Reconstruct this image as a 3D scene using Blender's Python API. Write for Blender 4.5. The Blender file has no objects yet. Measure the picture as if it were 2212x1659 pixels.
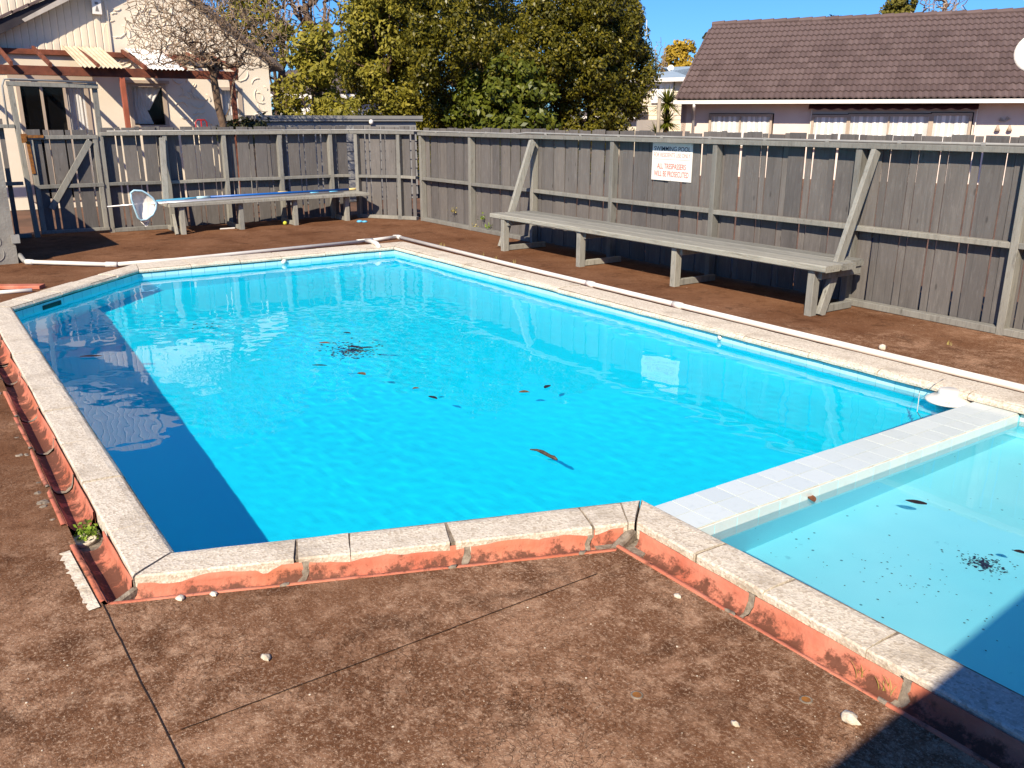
import bpy, math, random
import numpy as np
from mathutils import Vector, Matrix, noise, Quaternion
from mathutils.geometry import tessellate_polygon
random.seed(7); rng = np.random.default_rng(7)
S = bpy.context.scene
R_ = math.radians
V = Vector

# ------------------------------------------------------------------ camera
CAM_H = 1.8; F_PX = 1883.33; CX, CY = 1106.0, 829.5          # measured on a 2212 x 1659 view of the photograph
PITCH, ROLL, HEAD = R_(17.0685), R_(0.189), R_(34.606)
cam_d = bpy.data.cameras.new('camera'); cam = bpy.data.objects.new('camera', cam_d); S.collection.objects.link(cam)
S.camera = cam; cam_d.sensor_width = 36; cam_d.lens = 36 * F_PX / 2212; cam_d.clip_end = 3000; cam_d.clip_start = .05
_f = V((-math.cos(HEAD), math.sin(HEAD), 0)); _r = V((math.sin(HEAD), math.cos(HEAD), 0)); _u = V((0, 0, 1))
FW = _f * math.cos(PITCH) - _u * math.sin(PITCH); _U = _u * math.cos(PITCH) + _f * math.sin(PITCH)
RT = _r * math.cos(ROLL) + _U * math.sin(ROLL); UP = _U * math.cos(ROLL) - _r * math.sin(ROLL)
cam.matrix_world = Matrix(((RT.x, UP.x, -FW.x, 0), (RT.y, UP.y, -FW.y, 0), (RT.z, UP.z, -FW.z, CAM_H), (0, 0, 0, 1)))
EYE = V((0, 0, CAM_H))
def ray(x, y): return RT * ((x - CX) / F_PX) - UP * ((y - CY) / F_PX) + FW
def at(x, y, z=0.0):
    v = ray(x, y); return EYE + v * ((z - CAM_H) / v.z)
def at_x(x, y, X):
    v = ray(x, y); return EYE + v * (X / v.x)
def at_y(x, y, Y):
    v = ray(x, y); return EYE + v * (Y / v.y)
def hit(x, y, P0, n):
    v = ray(x, y); return EYE + v * ((P0 - EYE).dot(n) / v.dot(n))
def depth(x, y, d): return EYE + ray(x, y) * d

# ------------------------------------------------------------------ light
SUN_EL = R_(37.5); SUN_H = V((-.61, .79, 0)).normalized()      # horizontal direction the light travels
w = bpy.data.worlds.new('World'); S.world = w; w.use_nodes = True
wn = w.node_tree; bg = wn.nodes['Background']
sky = wn.nodes.new('ShaderNodeTexSky'); sky.sky_type = 'NISHITA'; sky.sun_disc = False
sky.sun_elevation = SUN_EL; sky.sun_rotation = math.atan2(-SUN_H.x, -SUN_H.y); sky.dust_density = .2; sky.ozone_density = 3.0; sky.air_density = 1.1
hs_ = wn.nodes.new('ShaderNodeMix'); hs_.data_type = 'RGBA'; hs_.blend_type = 'MULTIPLY'; hs_.inputs[0].default_value = 1; hs_.inputs[7].default_value = (.34, .75, 1.42, 1)
wn.links.new(sky.outputs[0], hs_.inputs[6]); wn.links.new(hs_.outputs[2], bg.inputs[0]); bg.inputs[1].default_value = .067
sd = bpy.data.lights.new('sun', 'SUN'); so = bpy.data.objects.new('sun', sd); S.collection.objects.link(so)
sd.energy = 5.0; sd.angle = R_(.5); sd.color = (1, .89, .73)
so.rotation_euler = V((SUN_H.x * math.cos(SUN_EL), SUN_H.y * math.cos(SUN_EL), -math.sin(SUN_EL))).to_track_quat('-Z', 'Y').to_euler()
so.location = (6, -6, 12); sd.cycles.is_caustics_light = True
S.view_settings.view_transform = 'Standard'; S.view_settings.look = 'None'; S.view_settings.exposure = .7; S.view_settings.gamma = 1
S.cycles.use_denoising = True; S.cycles.max_bounces = 20; S.cycles.diffuse_bounces = 10; S.cycles.glossy_bounces = 8; S.cycles.transmission_bounces = 12; S.cycles.transparent_max_bounces = 16
S.cycles.sample_clamp_indirect = 6

# ------------------------------------------------------------------ materials
def ramp(nt, fac, stops):
    r = nt.nodes.new('ShaderNodeValToRGB'); e = r.color_ramp.elements
    while len(e) < len(stops): e.new(.5)
    for k, (p, c) in zip(e, stops): k.position = p; k.color = (*c, 1) if len(c) == 3 else c
    nt.links.new(fac, r.inputs[0]); return r.outputs[0]
class Mat:
    def __init__(s, name, rough=.8, spec=.3):
        s.m = bpy.data.materials.new(name); s.m.use_nodes = True; s.nt = s.m.node_tree
        s.b = s.nt.nodes['Principled BSDF']; s.b.inputs['Roughness'].default_value = rough; s.b.inputs['Specular IOR Level'].default_value = spec
        s.co = None
    def n(s, t, **k):
        x = s.nt.nodes.new(t)
        for a, b in k.items(): setattr(x, a, b)
        return x
    def L(s, a, b): s.nt.links.new(a, b)
    def coord(s, world=True, scale=(1, 1, 1)):
        if world: o = s.n('ShaderNodeNewGeometry').outputs['Position']
        else: o = s.n('ShaderNodeTexCoord').outputs['Object']
        mp = s.n('ShaderNodeMapping'); mp.inputs['Scale'].default_value = scale; s.L(o, mp.inputs[0]); s.co = mp.outputs[0]; return s.co
    def noise(s, scale, detail=4, rough=.6, co=None, dist=0):
        x = s.n('ShaderNodeTexNoise'); x.inputs['Scale'].default_value = scale; x.inputs['Detail'].default_value = detail
        x.inputs['Roughness'].default_value = rough; x.inputs['Distortion'].default_value = dist; s.L(co or s.co or s.coord(), x.inputs['Vector']); return x.outputs[0]
    def voro(s, scale, feat='F1', out='Distance', co=None):
        x = s.n('ShaderNodeTexVoronoi'); x.feature = feat; x.inputs['Scale'].default_value = scale; s.L(co or s.co or s.coord(), x.inputs['Vector']); return x.outputs[out]
    def ramp(s, fac, stops): return ramp(s.nt, fac, stops)
    def mix(s, fac, a, b, mode='MIX'):
        x = s.n('ShaderNodeMix', data_type='RGBA', blend_type=mode)
        for i, v in ((0, fac), (6, a), (7, b)):
            if isinstance(v, (float, int)): x.inputs[i].default_value = v
            elif isinstance(v, tuple): x.inputs[i].default_value = (*v, 1)
            else: s.L(v, x.inputs[i])
        return x.outputs[2]
    def col(s, c):
        if isinstance(c, tuple): s.b.inputs['Base Color'].default_value = (*c, 1)
        else: s.L(c, s.b.inputs['Base Color'])
        return s
    def bump(s, h, dist=.01, strength=1.0):
        x = s.n('ShaderNodeBump'); x.inputs['Distance'].default_value = dist; x.inputs['Strength'].default_value = strength
        s.L(h, x.inputs['Height']); s.L(x.outputs[0], s.b.inputs['Normal']); return s
    def rnd(s): return s.n('ShaderNodeObjectInfo').outputs['Random']
def simple(name, c, c2=None, scale=6, rough=.8, spec=.3, bump=0, bscale=60, world=True, lo=.35, hi=.65, stretch=(1, 1, 1)):
    m = Mat(name, rough, spec); m.coord(world, stretch)
    if c2 is None: c2 = tuple(v * .8 for v in c)
    m.col(m.ramp(m.noise(scale), [(lo, c), (hi, c2)]))
    if bump: m.bump(m.noise(bscale, 3), bump)
    return m.m
MT = {}
# deck: weathered brown-painted concrete
m = Mat('deck_concrete', 1.0, .03); m.coord()
def mul(a_, b_): return m.mix(1.0, a_, b_, 'MULTIPLY')
gx_ = m.n('ShaderNodeSeparateXYZ'); m.L(m.co, gx_.inputs[0]); wx = m.n('ShaderNodeMath', operation='MULTIPLY_ADD'); m.L(gx_.outputs[0], wx.inputs[0]); wx.inputs[1].default_value = .09; m.L(m.noise(.8, 4), wx.inputs[2])
worn = m.ramp(wx.outputs[0], [(-.1, (.10, .10, .10)), (.30, (1, 1, 1))])
c = m.ramp(m.noise(1.1, 5, .6), [(.3, (.115, .048, .022)), (.7, (.215, .105, .055))])
c = m.mix(mul(m.ramp(m.noise(2.6, 9, .78, dist=.4), [(.48, (0, 0, 0)), (.64, (.85, .85, .85))]), worn), c, (.45, .26, .155))
c = m.mix(mul(m.ramp(m.noise(11, 7, .8), [(.50, (0, 0, 0)), (.66, (.75, .75, .75))]), worn), c, (.53, .335, .21))
c = m.mix(m.ramp(m.noise(3.4, 7, .72, dist=.5), [(.53, (0, 0, 0)), (.68, (.75, .75, .75))]), c, (.062, .025, .012))
c = m.mix(m.ramp(m.noise(38, 6, .85), [(.36, (.6, .6, .6)), (.48, (0, 0, 0))]), c, (.055, .022, .011))
c = m.mix(mul(m.ramp(m.noise(75, 5, .85), [(.52, (0, 0, 0)), (.66, (.85, .85, .85))]), worn), c, (.60, .42, .28))
wob = m.n('ShaderNodeVectorMath', operation='MULTIPLY_ADD'); nz = m.n('ShaderNodeTexNoise'); nz.inputs['Scale'].default_value = 8; nz.inputs['Detail'].default_value = 5; m.L(m.co, nz.inputs['Vector'])
m.L(nz.outputs['Color'], wob.inputs[0]); wob.inputs[1].default_value = (.22, .22, .22); m.L(m.co, wob.inputs[2])
crk = m.ramp(m.voro(24, 'DISTANCE_TO_EDGE', co=wob.outputs[0]), [(0, (1, 1, 1)), (.03, (0, 0, 0))])
crkm = mul(crk, m.ramp(m.noise(1.3, 3), [(.44, (0, 0, 0)), (.62, (.5, .5, .5))]))
c = m.mix(crkm, c, (.05, .02, .01))
spk = mul(m.ramp(m.voro(75), [(.08, (1, 1, 1)), (.13, (0, 0, 0))]), m.ramp(m.noise(5, 2), [(.48, (0, 0, 0)), (.6, (.9, .9, .9))]))
c = m.mix(spk, c, (.66, .52, .38)); m.col(c)
hs = m.n('ShaderNodeMath', operation='SUBTRACT'); m.L(m.noise(90, 4, .8), hs.inputs[0]); m.L(crkm, hs.inputs[1]); m.bump(hs.outputs[0], .007); MT['deck'] = m.m
MT['joint'] = simple('joint_dirt', (.03, .016, .01), rough=.95)
# coping: exposed pale aggregate
m = Mat('coping_aggregate', .85, .25); m.coord()
v1 = m.voro(95, out='Color'); sep = m.n('ShaderNodeSeparateColor'); m.L(v1, sep.inputs[0])
c = m.ramp(sep.outputs[0], [(0, (.44, .36, .265)), (.3, (.57, .50, .39)), (1, (.70, .62, .50))])
c = m.mix(m.ramp(m.voro(95, 'DISTANCE_TO_EDGE'), [(0, (.55, .55, .55)), (.09, (0, 0, 0))]), c, (.47, .385, .28))
c = m.mix(m.ramp(m.noise(3.2, 5), [(.52, (0, 0, 0)), (.7, (.55, .55, .55))]), c, (.30, .24, .17))
m.col(c); m.bump(m.voro(95), .003, .6); MT['coping'] = m.m
m = Mat('mortar', .95, .1); m.coord(); m.col(m.ramp(m.noise(30, 5), [(.35, (.13, .10, .075)), (.65, (.30, .25, .19))])); m.bump(m.noise(80, 4), .005); MT['mortar'] = m.m
m = Mat('lime_mortar', .95, .1); m.coord(); m.col(m.ramp(m.noise(24, 5), [(.35, (.45, .37, .27)), (.6, (.68, .6, .47))])); m.bump(m.noise(60, 4), .008); MT['lime'] = m.m
# clay channel
m = Mat('fired_clay', .75, .3); m.coord()
c = m.ramp(m.noise(4, 4), [(.35, (.42, .115, .065)), (.65, (.53, .20, .125))])
c = m.mix(m.ramp(m.noise(1.7, 4), [(.45, (0, 0, 0)), (.7, (.6, .6, .6))]), c, (.42, .12, .045))
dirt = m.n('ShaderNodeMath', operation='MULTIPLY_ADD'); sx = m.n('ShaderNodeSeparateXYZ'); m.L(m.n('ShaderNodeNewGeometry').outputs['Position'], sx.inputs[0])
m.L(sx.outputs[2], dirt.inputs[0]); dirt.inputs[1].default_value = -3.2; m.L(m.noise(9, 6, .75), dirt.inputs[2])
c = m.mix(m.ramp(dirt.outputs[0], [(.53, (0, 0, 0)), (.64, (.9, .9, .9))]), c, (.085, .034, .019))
m.col(c); m.bump(m.noise(45, 4), .004); MT['clay'] = m.m
# painted timber
def timber(name, c1, c2, c3, sc_=(1, 1, .22)):
    m = Mat(name, .75, .25); m.coord(False, sc_)
    oi = m.n('ShaderNodeObjectInfo'); ad = m.n('ShaderNodeVectorMath', operation='ADD'); m.L(m.co, ad.inputs[0])
    sc = m.n('ShaderNodeVectorMath', operation='SCALE'); m.L(oi.outputs['Location'], sc.inputs[0]); sc.inputs['Scale'].default_value = 7.3; m.L(sc.outputs[0], ad.inputs[1]); m.co = ad.outputs[0]
    c = m.ramp(m.noise(5, 5, .65), [(.3, c1), (.7, c2)])
    st = m.n('ShaderNodeMapping'); st.inputs['Scale'].default_value = (1, 1, 1); m.L(m.co, st.inputs[0])
    c = m.mix(m.ramp(m.noise(26, 5, .75), [(.52, (0, 0, 0)), (.68, (.65, .65, .65))]), c, c3)
    c = m.mix(m.ramp(m.noise(3.1, 4, .7), [(.55, (0, 0, 0)), (.75, (.45, .45, .45))]), c, tuple(v * .62 for v in c2))
    kn = m.n('ShaderNodeMapping'); kn.inputs['Scale'].default_value = (1, 1, 1.6); m.L(m.co, kn.inputs[0]); c = m.mix(m.ramp(m.voro(7.5, co=kn.outputs[0]), [(.05, (.7, .7, .7)), (.10, (0, 0, 0))]), c, tuple(v * .45 for v in c2))
    gr_ = m.n('ShaderNodeMapping'); gr_.inputs['Scale'].default_value = (9, 9, 1.5); m.L(m.co, gr_.inputs[0]); c = m.mix(m.ramp(m.noise(6, 4, .7, co=gr_.outputs[0]), [(.5, (0, 0, 0)), (.72, (.5, .5, .5))]), c, tuple(v * .6 for v in c2))
    rr = m.ramp(oi.outputs['Random'], [(0, (.74, .74, .75)), (.5, (.95, .94, .93)), (1, (1.14, 1.11, 1.06))]); c = m.mix(1.0, c, rr, 'MULTIPLY')
    m.col(c); m.bump(m.noise(70, 4, .8), .003); MT[name] = m.m
timber('rail_paint', (.27, .26, .225), (.205, .197, .17), (.12, .11, .095))
timber('plank_paint', (.32, .312, .268), (.225, .22, .19), (.10, .094, .078), (.10, 1.2, 1.2))
timber('picket_paint', (.152, .139, .128), (.116, .106, .098), (.19, .175, .16))
timber('bench_paint', (.33, .32, .275), (.25, .243, .21), (.13, .122, .10))
MT['rust'] = simple('rusty_iron', (.28, .11, .02), (.12, .05, .02), 25, .9)
MT['pvc'] = simple('white_plastic', (.70, .67, .60), (.60, .56, .49), 3, .4, .5)
MT['conduit'] = simple('grey_conduit', (.30, .29, .26), (.24, .23, .21), 8, .5, .4)
MT['white'] = simple('white_paint', (.76, .72, .65), (.7, .65, .58), 5, .5, .4)
MT['sign'] = simple('sign_board', (.78, .74, .67), (.74, .70, .62), 3, .35, .5)
MT['ink_black'] = simple('black_lettering', (.012, .010, .022), rough=.5)
MT['ink_red'] = simple('red_lettering', (.50, .075, .05), (.58, .12, .085), 40, .5)
MT['ink_thin'] = simple('faded_lettering', (.50, .20, .16), (.56, .26, .2), 40, .5)
# pool paint, tiles
m = Mat('pool_paint', .55, .3); m.coord()
c = m.ramp(m.noise(.7, 3), [(.35, (.0003, .69, .84)), (.65, (.0005, .72, .86))]); c = m.mix(m.ramp(m.noise(16, 5, .7), [(.62, (0, 0, 0)), (.75, (.25, .25, .25))]), c, (.0005, .57, .76)); m.col(c); MT['pool'] = m.m
m = Mat('wading_paint', .55, .3); m.coord()
c = m.ramp(m.noise(.8, 3), [(.35, (.22, .74, .82)), (.65, (.28, .78, .85))])
c = m.mix(m.ramp(m.noise(11, 4, .7), [(.66, (0, 0, 0)), (.74, (.5, .5, .5))]), c, (.09, .4, .52))
dots = m.n('ShaderNodeMath', operation='MULTIPLY'); m.L(m.ramp(m.voro(11), [(.06, (1, 1, 1)), (.09, (0, 0, 0))]), dots.inputs[0]); m.L(m.ramp(m.noise(2.5, 1), [(.42, (0, 0, 0)), (.5, (.8, .8, .8))]), dots.inputs[1])
c = m.mix(dots.outputs[0], c, (.02, .13, .17)); m.col(c); MT['wading'] = m.m
def glaze(name, a, b, d):
    m = Mat(name, .18, .5); m.coord(False)
    c = m.ramp(m.rnd(), [(0, a), (1, b)]); m.coord(True)
    c = m.mix(m.ramp(m.noise(20, 5), [(.55, (0, 0, 0)), (.75, (.6, .6, .6))]), c, d); m.col(c); MT[name] = m.m
glaze('wall_tile', (.34, .62, .67), (.42, .69, .72), (.25, .5, .55))
glaze('pale_tile', (.56, .62, .60), (.62, .67, .64), (.49, .55, .53))
MT['grout'] = simple('tile_grout', (.66, .6, .5), (.45, .36, .26), 14, .9)
MT['shade_paint'] = simple('painted_shade', (.02, .05, .05), (.06, .08, .06), 20, .8)  # dark colour for shade painted under coping lips and in the skimmer mouth
# water
m = bpy.data.materials.new('pool_water'); m.use_nodes = True; nt = m.node_tree; nt.nodes.clear()
o_ = nt.nodes.new('ShaderNodeOutputMaterial'); g_ = nt.nodes.new('ShaderNodeBsdfGlass'); g_.inputs['IOR'].default_value = 1.33; g_.inputs['Roughness'].default_value = 0
nt.links.new(g_.outputs[0], o_.inputs[0]); MT['water'] = m
# buildings
MT['stucco'] = simple('cream_stucco', (.75, .65, .50), (.69, .59, .45), 1.5, .9, .2, .004, 50)
MT['cream_board'] = simple('cream_board', (.70, .60, .45), (.65, .55, .41), 2, .7, .3)
MT['grey_stucco'] = simple('grey_stucco', (.25, .235, .205), (.19, .175, .155), 3, .9, .2, .006, 30)
MT['pink_stucco'] = simple('pink_stucco', (.72, .60, .51), (.67, .54, .46), 1.5, .9, .2, .004, 50)
MT['fascia'] = simple('dark_fascia', (.02, .016, .02), (.035, .028, .03), 3, .7)
MT['soffit'] = simple('pale_soffit', (.45, .4, .34), rough=.8)
MT['beam'] = simple('red_stained_beam', (.20, .06, .03), (.10, .032, .018), 5, .75, bump=.004)
MT['post_red'] = simple('red_post', (.36, .10, .055), (.26, .07, .035), 4, .75)
MT['sheet_tan'] = simple('weathered_plastic_sheet', (.62, .52, .36), (.50, .40, .26), 4, .6)
MT['sheet_white'] = simple('white_plastic_sheet', (.78, .76, .72), rough=.5)
MT['curtain'] = simple('curtain_cloth', (.86, .83, .78), (.80, .76, .70), 3, .95)
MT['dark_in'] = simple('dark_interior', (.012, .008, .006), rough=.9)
MT['frame_brown'] = simple('window_frame', (.42, .33, .25), (.36, .28, .21), 3, .6)
m = Mat('roof_tile', .85, .2); m.coord()
c = m.ramp(m.rnd(), [(0, (.098, .067, .061)), (.5, (.118, .081, .074)), (1, (.142, .100, .091))]); c = m.mix(m.ramp(m.noise(2.2, 5, .7), [(.5, (0, 0, 0)), (.75, (.5, .5, .5))]), c, (.095, .068, .06)); c = m.mix(m.ramp(m.noise(7, 6, .8), [(.6, (0, 0, 0)), (.74, (.5, .5, .5))]), c, (.21, .18, .155)); m.col(c); m.bump(m.noise(60, 3), .004); MT['roof_tile'] = m.m
MT['blue_roof'] = simple('pale_blue_roof', (.30, .37, .42), (.26, .33, .38), 1, .7)
MT['grey_roof'] = simple('grey_brown_roof', (.13, .10, .085), (.10, .08, .07), 1, .85)
MT['shed'] = simple('grey_cladding', (.27, .26, .235), (.22, .21, .19), 2, .75)
MT['awning'] = simple('maroon_canvas', (.05, .012, .012), rough=.9)
MT['fringe'] = simple('awning_fringe', (.45, .30, .24), rough=.9)
m = Mat('window_glass', .03, .5); m.col((.02, .02, .02))
tr = m.n('ShaderNodeBsdfTransparent'); ms = m.n('ShaderNodeMixShader'); ms.inputs[0].default_value = .12; m.L(tr.outputs[0], ms.inputs[1]); m.L(m.b.outputs[0], ms.inputs[2])
m.L(ms.outputs[0], m.nt.nodes['Material Output'].inputs[0]); MT['glass'] = m.m
# plants
def leafmat(name, a, b, c3, rough=.5, tr=.25):
    m = Mat(name, rough, .25); m.coord()
    g = m.n('ShaderNodeNewGeometry'); c = m.ramp(m.n('ShaderNodeNewGeometry').outputs['Random Per Island'], [(0, a), (.6, b), (1, c3)])
    m.col(c); t = m.n('ShaderNodeBsdfTranslucent'); m.L(c, t.inputs[0]); x = m.n('ShaderNodeMixShader'); x.inputs[0].default_value = tr
    m.L(m.b.outputs[0], x.inputs[1]); m.L(t.outputs[0], x.inputs[2]); m.L(x.outputs[0], m.nt.nodes['Material Output'].inputs[0]); MT[name] = m.m
leafmat('leaf_evergreen', (.058, .057, .006), (.108, .096, .009), (.21, .17, .016), .36)
leafmat('leaf_bush', (.06, .075, .008), (.10, .115, .012), (.17, .17, .02), .42)
leafmat('leaf_olive', (.15, .14, .016), (.235, .205, .022), (.34, .28, .035), .55)
leafmat('leaf_gold', (.30, .19, .015), (.42, .27, .02), (.5, .34, .04), .6)
leafmat('leaf_dark', (.03, .035, .012), (.05, .052, .016), (.08, .075, .02), .5)
leafmat('leaf_conifer', (.10, .095, .014), (.15, .13, .018), (.2, .16, .02), .6)
leafmat('leaf_yucca', (.06, .075, .008), (.12, .13, .012), (.24, .22, .04), .4)
leafmat('leaf_weed', (.12, .20, .02), (.2, .3, .03), (.32, .4, .06), .5)
leafmat('leaf_straw', (.30, .26, .06), (.42, .34, .1), (.5, .4, .16), .6)
MT['bark'] = simple('grey_brown_bark', (.16, .105, .065), (.09, .055, .035), 9, .9, .2, .01, 30)
MT['twig'] = simple('pale_twig', (.30, .21, .135), (.17, .115, .07), 3, .85)
MT['twig_far'] = simple('far_twig', (.36, .28, .22), (.28, .21, .16), 3, .85)
MT['ground'] = simple('earth_ground', (.17, .085, .05), (.09, .05, .032), .8, .95)
MT['dead_leaf'] = simple('dead_leaf', (.22, .07, .02), (.12, .04, .015), 60, .6)
MT['brown_leaf'] = simple('brown_leaf', (.16, .10, .03), (.09, .05, .02), 60, .6)
MT['black_leaf'] = simple('black_leaf', (.012, .008, .006), (.03, .015, .008), 60, .4)
MT['stick'] = simple('wet_stick', (.10, .065, .04), (.035, .022, .014), 40, .6)
MT['blue_pole'] = simple('blue_enamel', (.005, .085, .33), (.006, .10, .36), 4, .35, .5)
MT['alu'] = Mat('brushed_aluminium', .35, .5).col((.62, .6, .6)).m; MT['alu'].node_tree.nodes['Principled BSDF'].inputs['Metallic'].default_value = .6
MT['cyan_pl'] = simple('light_blue_plastic', (.10, .42, .62), (.09, .38, .58), 5, .4, .5)
MT['cyan_pale'] = simple('pale_blue_plastic', (.38, .58, .68), rough=.4)
MT['yellow_pl'] = simple('cream_yellow_plastic', (.66, .5, .2), rough=.4)
MT['ball'] = simple('tennis_felt', (.55, .56, .06), (.45, .46, .05), 60, .95)
MT['red_tube'] = simple('red_enamel', (.36, .02, .02), rough=.35)
m = Mat('net_mesh', .8); m.col((.8, .76, .7)); tr = m.n('ShaderNodeBsdfTransparent'); ms = m.n('ShaderNodeMixShader'); ms.inputs[0].default_value = .88
m.L(tr.outputs[0], ms.inputs[1]); m.L(m.b.outputs[0], ms.inputs[2]); m.L(ms.outputs[0], m.nt.nodes['Material Output'].inputs[0]); MT['net'] = m.m
MT['lamp_grey'] = simple('street_lamp_grey', (.5, .52, .52), rough=.6)
MT['ink_grey'] = simple('grey_print', (.22, .2, .18), rough=.6)
MT['pole_wood'] = simple('grey_post', (.34, .29, .22), (.28, .23, .17), 4, .85)

# ------------------------------------------------------------------ mesh helpers
WL = {}
def wl(o): return WL.get(o.name, V((0, 0, 0)))
def link(o, parent=None, world=V((0, 0, 0))):
    S.collection.objects.link(o); WL[o.name] = V(world)
    if parent is not None: o.parent = parent; o.location = V(world) - wl(parent)
    else: o.location = world
    return o
def tag(o, label=None, cat=None, group=None, kind=None):
    for k, v in (('label', label), ('category', cat), ('group', group), ('kind', kind)):
        if v: o[k] = v
    return o
def thing(name, label, cat, loc=(0, 0, 0), group=None, kind=None):
    return tag(link(bpy.data.objects.new(name, None), None, V(loc)), label, cat, group, kind)
class MB:
    def __init__(s): s.v = []; s.f = []
    def add(s, v, f):
        b = len(s.v); s.v += [V(p) for p in v]; s.f += [tuple(i + b for i in q) for q in f]; return s
    def box(s, a, b):
        x0, y0, z0 = a; x1, y1, z1 = b
        return s.add([(x0, y0, z0), (x1, y0, z0), (x1, y1, z0), (x0, y1, z0), (x0, y0, z1), (x1, y0, z1), (x1, y1, z1), (x0, y1, z1)],
                     [(3, 2, 1, 0), (4, 5, 6, 7), (0, 1, 5, 4), (1, 2, 6, 5), (2, 3, 7, 6), (3, 0, 4, 7)])
    def bar(s, p, q, w_, h, up=(0, 0, 1), ch=.004):     # timber from p to q, width w_ across, height h along up, chamfered
        p, q = V(p), V(q); d = (q - p).normalized(); sd_ = d.cross(V(up))
        if sd_.length < 1e-4: sd_ = V((1, 0, 0))
        sd_.normalize(); u = sd_.cross(d); a, b = w_ / 2, h / 2; c = min(ch, a * .4, b * .4)
        pr = [(-a + c, -b), (a - c, -b), (a, -b + c), (a, b - c), (a - c, b), (-a + c, b), (-a, b - c), (-a, -b + c)]
        vs = [e + sd_ * x + u * y for e in (p, q) for x, y in pr]
        return s.add(vs, [(i, (i + 1) % 8, 8 + (i + 1) % 8, 8 + i) for i in range(8)] + [tuple(range(7, -1, -1)), tuple(range(8, 16))])
    def tube(s, pts, r, n=8, cap=True):
        pts = [V(p) for p in pts]; k = len(pts); rs = r if isinstance(r, (list, tuple)) else [r] * k; b = len(s.v); pu = None
        for i, p in enumerate(pts):
            d = (pts[min(i + 1, k - 1)] - pts[max(i - 1, 0)]).normalized()
            if pu is None: pu = d.orthogonal().normalized()
            else:
                pu = pu - d * pu.dot(d)
                pu = pu.normalized() if pu.length > 1e-5 else d.orthogonal().normalized()
            t = d.cross(pu)
            for j in range(n): s.v.append(p + (pu * math.cos(j * math.tau / n) + t * math.sin(j * math.tau / n)) * rs[i])
        for i in range(k - 1):
            for j in range(n):
                a = b + i * n + j; c = b + i * n + (j + 1) % n; s.f.append((a, c, c + n, a + n))
        if cap: s.f.append(tuple(range(b + n - 1, b - 1, -1))); s.f.append(tuple(range(b + (k - 1) * n, b + k * n)))
        return s
    def lathe(s, prof, c, n=20):
        c = V(c); vs = [c + V((r * math.cos(j * math.tau / n), r * math.sin(j * math.tau / n), z)) for r, z in prof for j in range(n)]
        return s.add(vs, [(i * n + j, i * n + (j + 1) % n, (i + 1) * n + (j + 1) % n, (i + 1) * n + j) for i in range(len(prof) - 1) for j in range(n)])
    def prism(s, poly, z0, z1):
        n = len(poly); b = len(s.v)
        s.v += [V((x, y, z1)) for x, y in poly] + [V((x, y, z0)) for x, y in poly]
        for t in tessellate_polygon([[V((x, y, 0)) for x, y in poly]]): s.f.append(tuple(b + i for i in t)); s.f.append(tuple(b + n + i for i in reversed(t)))
        for i in range(n): s.f.append((b + i, b + (i + 1) % n, b + n + (i + 1) % n, b + n + i))
        return s
    def extr(s, poly, vec):                            # planar 3-D polygon pushed along vec
        n = len(poly); P = [V(p) for p in poly]; vec = V(vec)
        return s.add(P + [p + vec for p in P], [tuple(range(n)), tuple(range(2 * n - 1, n - 1, -1))] + [(i, (i + 1) % n, n + (i + 1) % n, n + i) for i in range(n)])
    def grid(s, rows):
        n = len(rows[0]); return s.add([p for r in rows for p in r], [(i * n + j, i * n + j + 1, (i + 1) * n + j + 1, (i + 1) * n + j) for i in range(len(rows) - 1) for j in range(n - 1)])
    def build(s, name, mat, parent=None, smooth=False, kind=None, label=None, base=None):
        me = bpy.data.meshes.new(name)
        if base is None:
            a = np.array([tuple(p) for p in s.v]); base = V(((a[:, 0].min() + a[:, 0].max()) / 2, (a[:, 1].min() + a[:, 1].max()) / 2, a[:, 2].min()))
        base = V(base); me.from_pydata([p - base for p in s.v], [], s.f); me.materials.append(MT[mat] if isinstance(mat, str) else mat)
        import bmesh
        bm = bmesh.new(); bm.from_mesh(me); bmesh.ops.recalc_face_normals(bm, faces=bm.faces); bm.to_mesh(me); bm.free()
        if smooth: me.polygons.foreach_set('use_smooth', [True] * len(me.polygons))
        o = link(bpy.data.objects.new(name, me), parent, base)
        if kind: o['kind'] = kind
        if label: o['label'] = label
        return o
def inst(src, name, parent, world, rot=None, scale=None):
    o = bpy.data.objects.new(name, src.data); link(o, parent, V(world))
    if rot is not None: o.rotation_euler = rot
    if scale is not None: o.scale = scale
    return o
def part_bar(name, mat, parent, *a, **k): return MB().bar(*a, **k).build(name, mat, parent)

# ------------------------------------------------------------------ ground and deck
WZ = -.06                                             # water level
far_ground = []
def sheet(name, polys, z, mat, kind='structure'):
    b = MB()
    for p in polys:
        base = len(b.v); b.v += [V((x, y, z)) for x, y in p]
        for t in tessellate_polygon([[V((x, y, 0)) for x, y in p]]): b.f.append(tuple(base + i for i in t))
    return b.build(name, mat, kind=kind)
XL, XR, YB, YT = -15.6, 6.0, -9.0, 8.2
sheet('ground', [[(-900, -900), (900, -900), (900, YB), (-900, YB)], [(-900, YT), (900, YT), (900, 900), (-900, 900)], [(-900, YB), (XL, YB), (XL, YT), (-900, YT)], [(XR, YB), (900, YB), (900, YT), (XR, YT)]], -.06, 'ground')
WXR = 1.6                                             # right end of the wading pool
c0, c1, c2, c3 = (-9.62, .50), (-11.47, 2.25), (-11.46, 5.97), (WXR + .3, 5.97)
J1 = [(-3.32, .385)]; q = at(395, 1659); dj = (V((q.x, q.y, 0)) - V((-3.32, .385, 0))).normalized(); J1.append((-3.32 + dj.x * 9.6, .385 + dj.y * 9.6))
J1[1] = (XR, .385 + dj.y / dj.x * (XR + 3.32))
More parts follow.
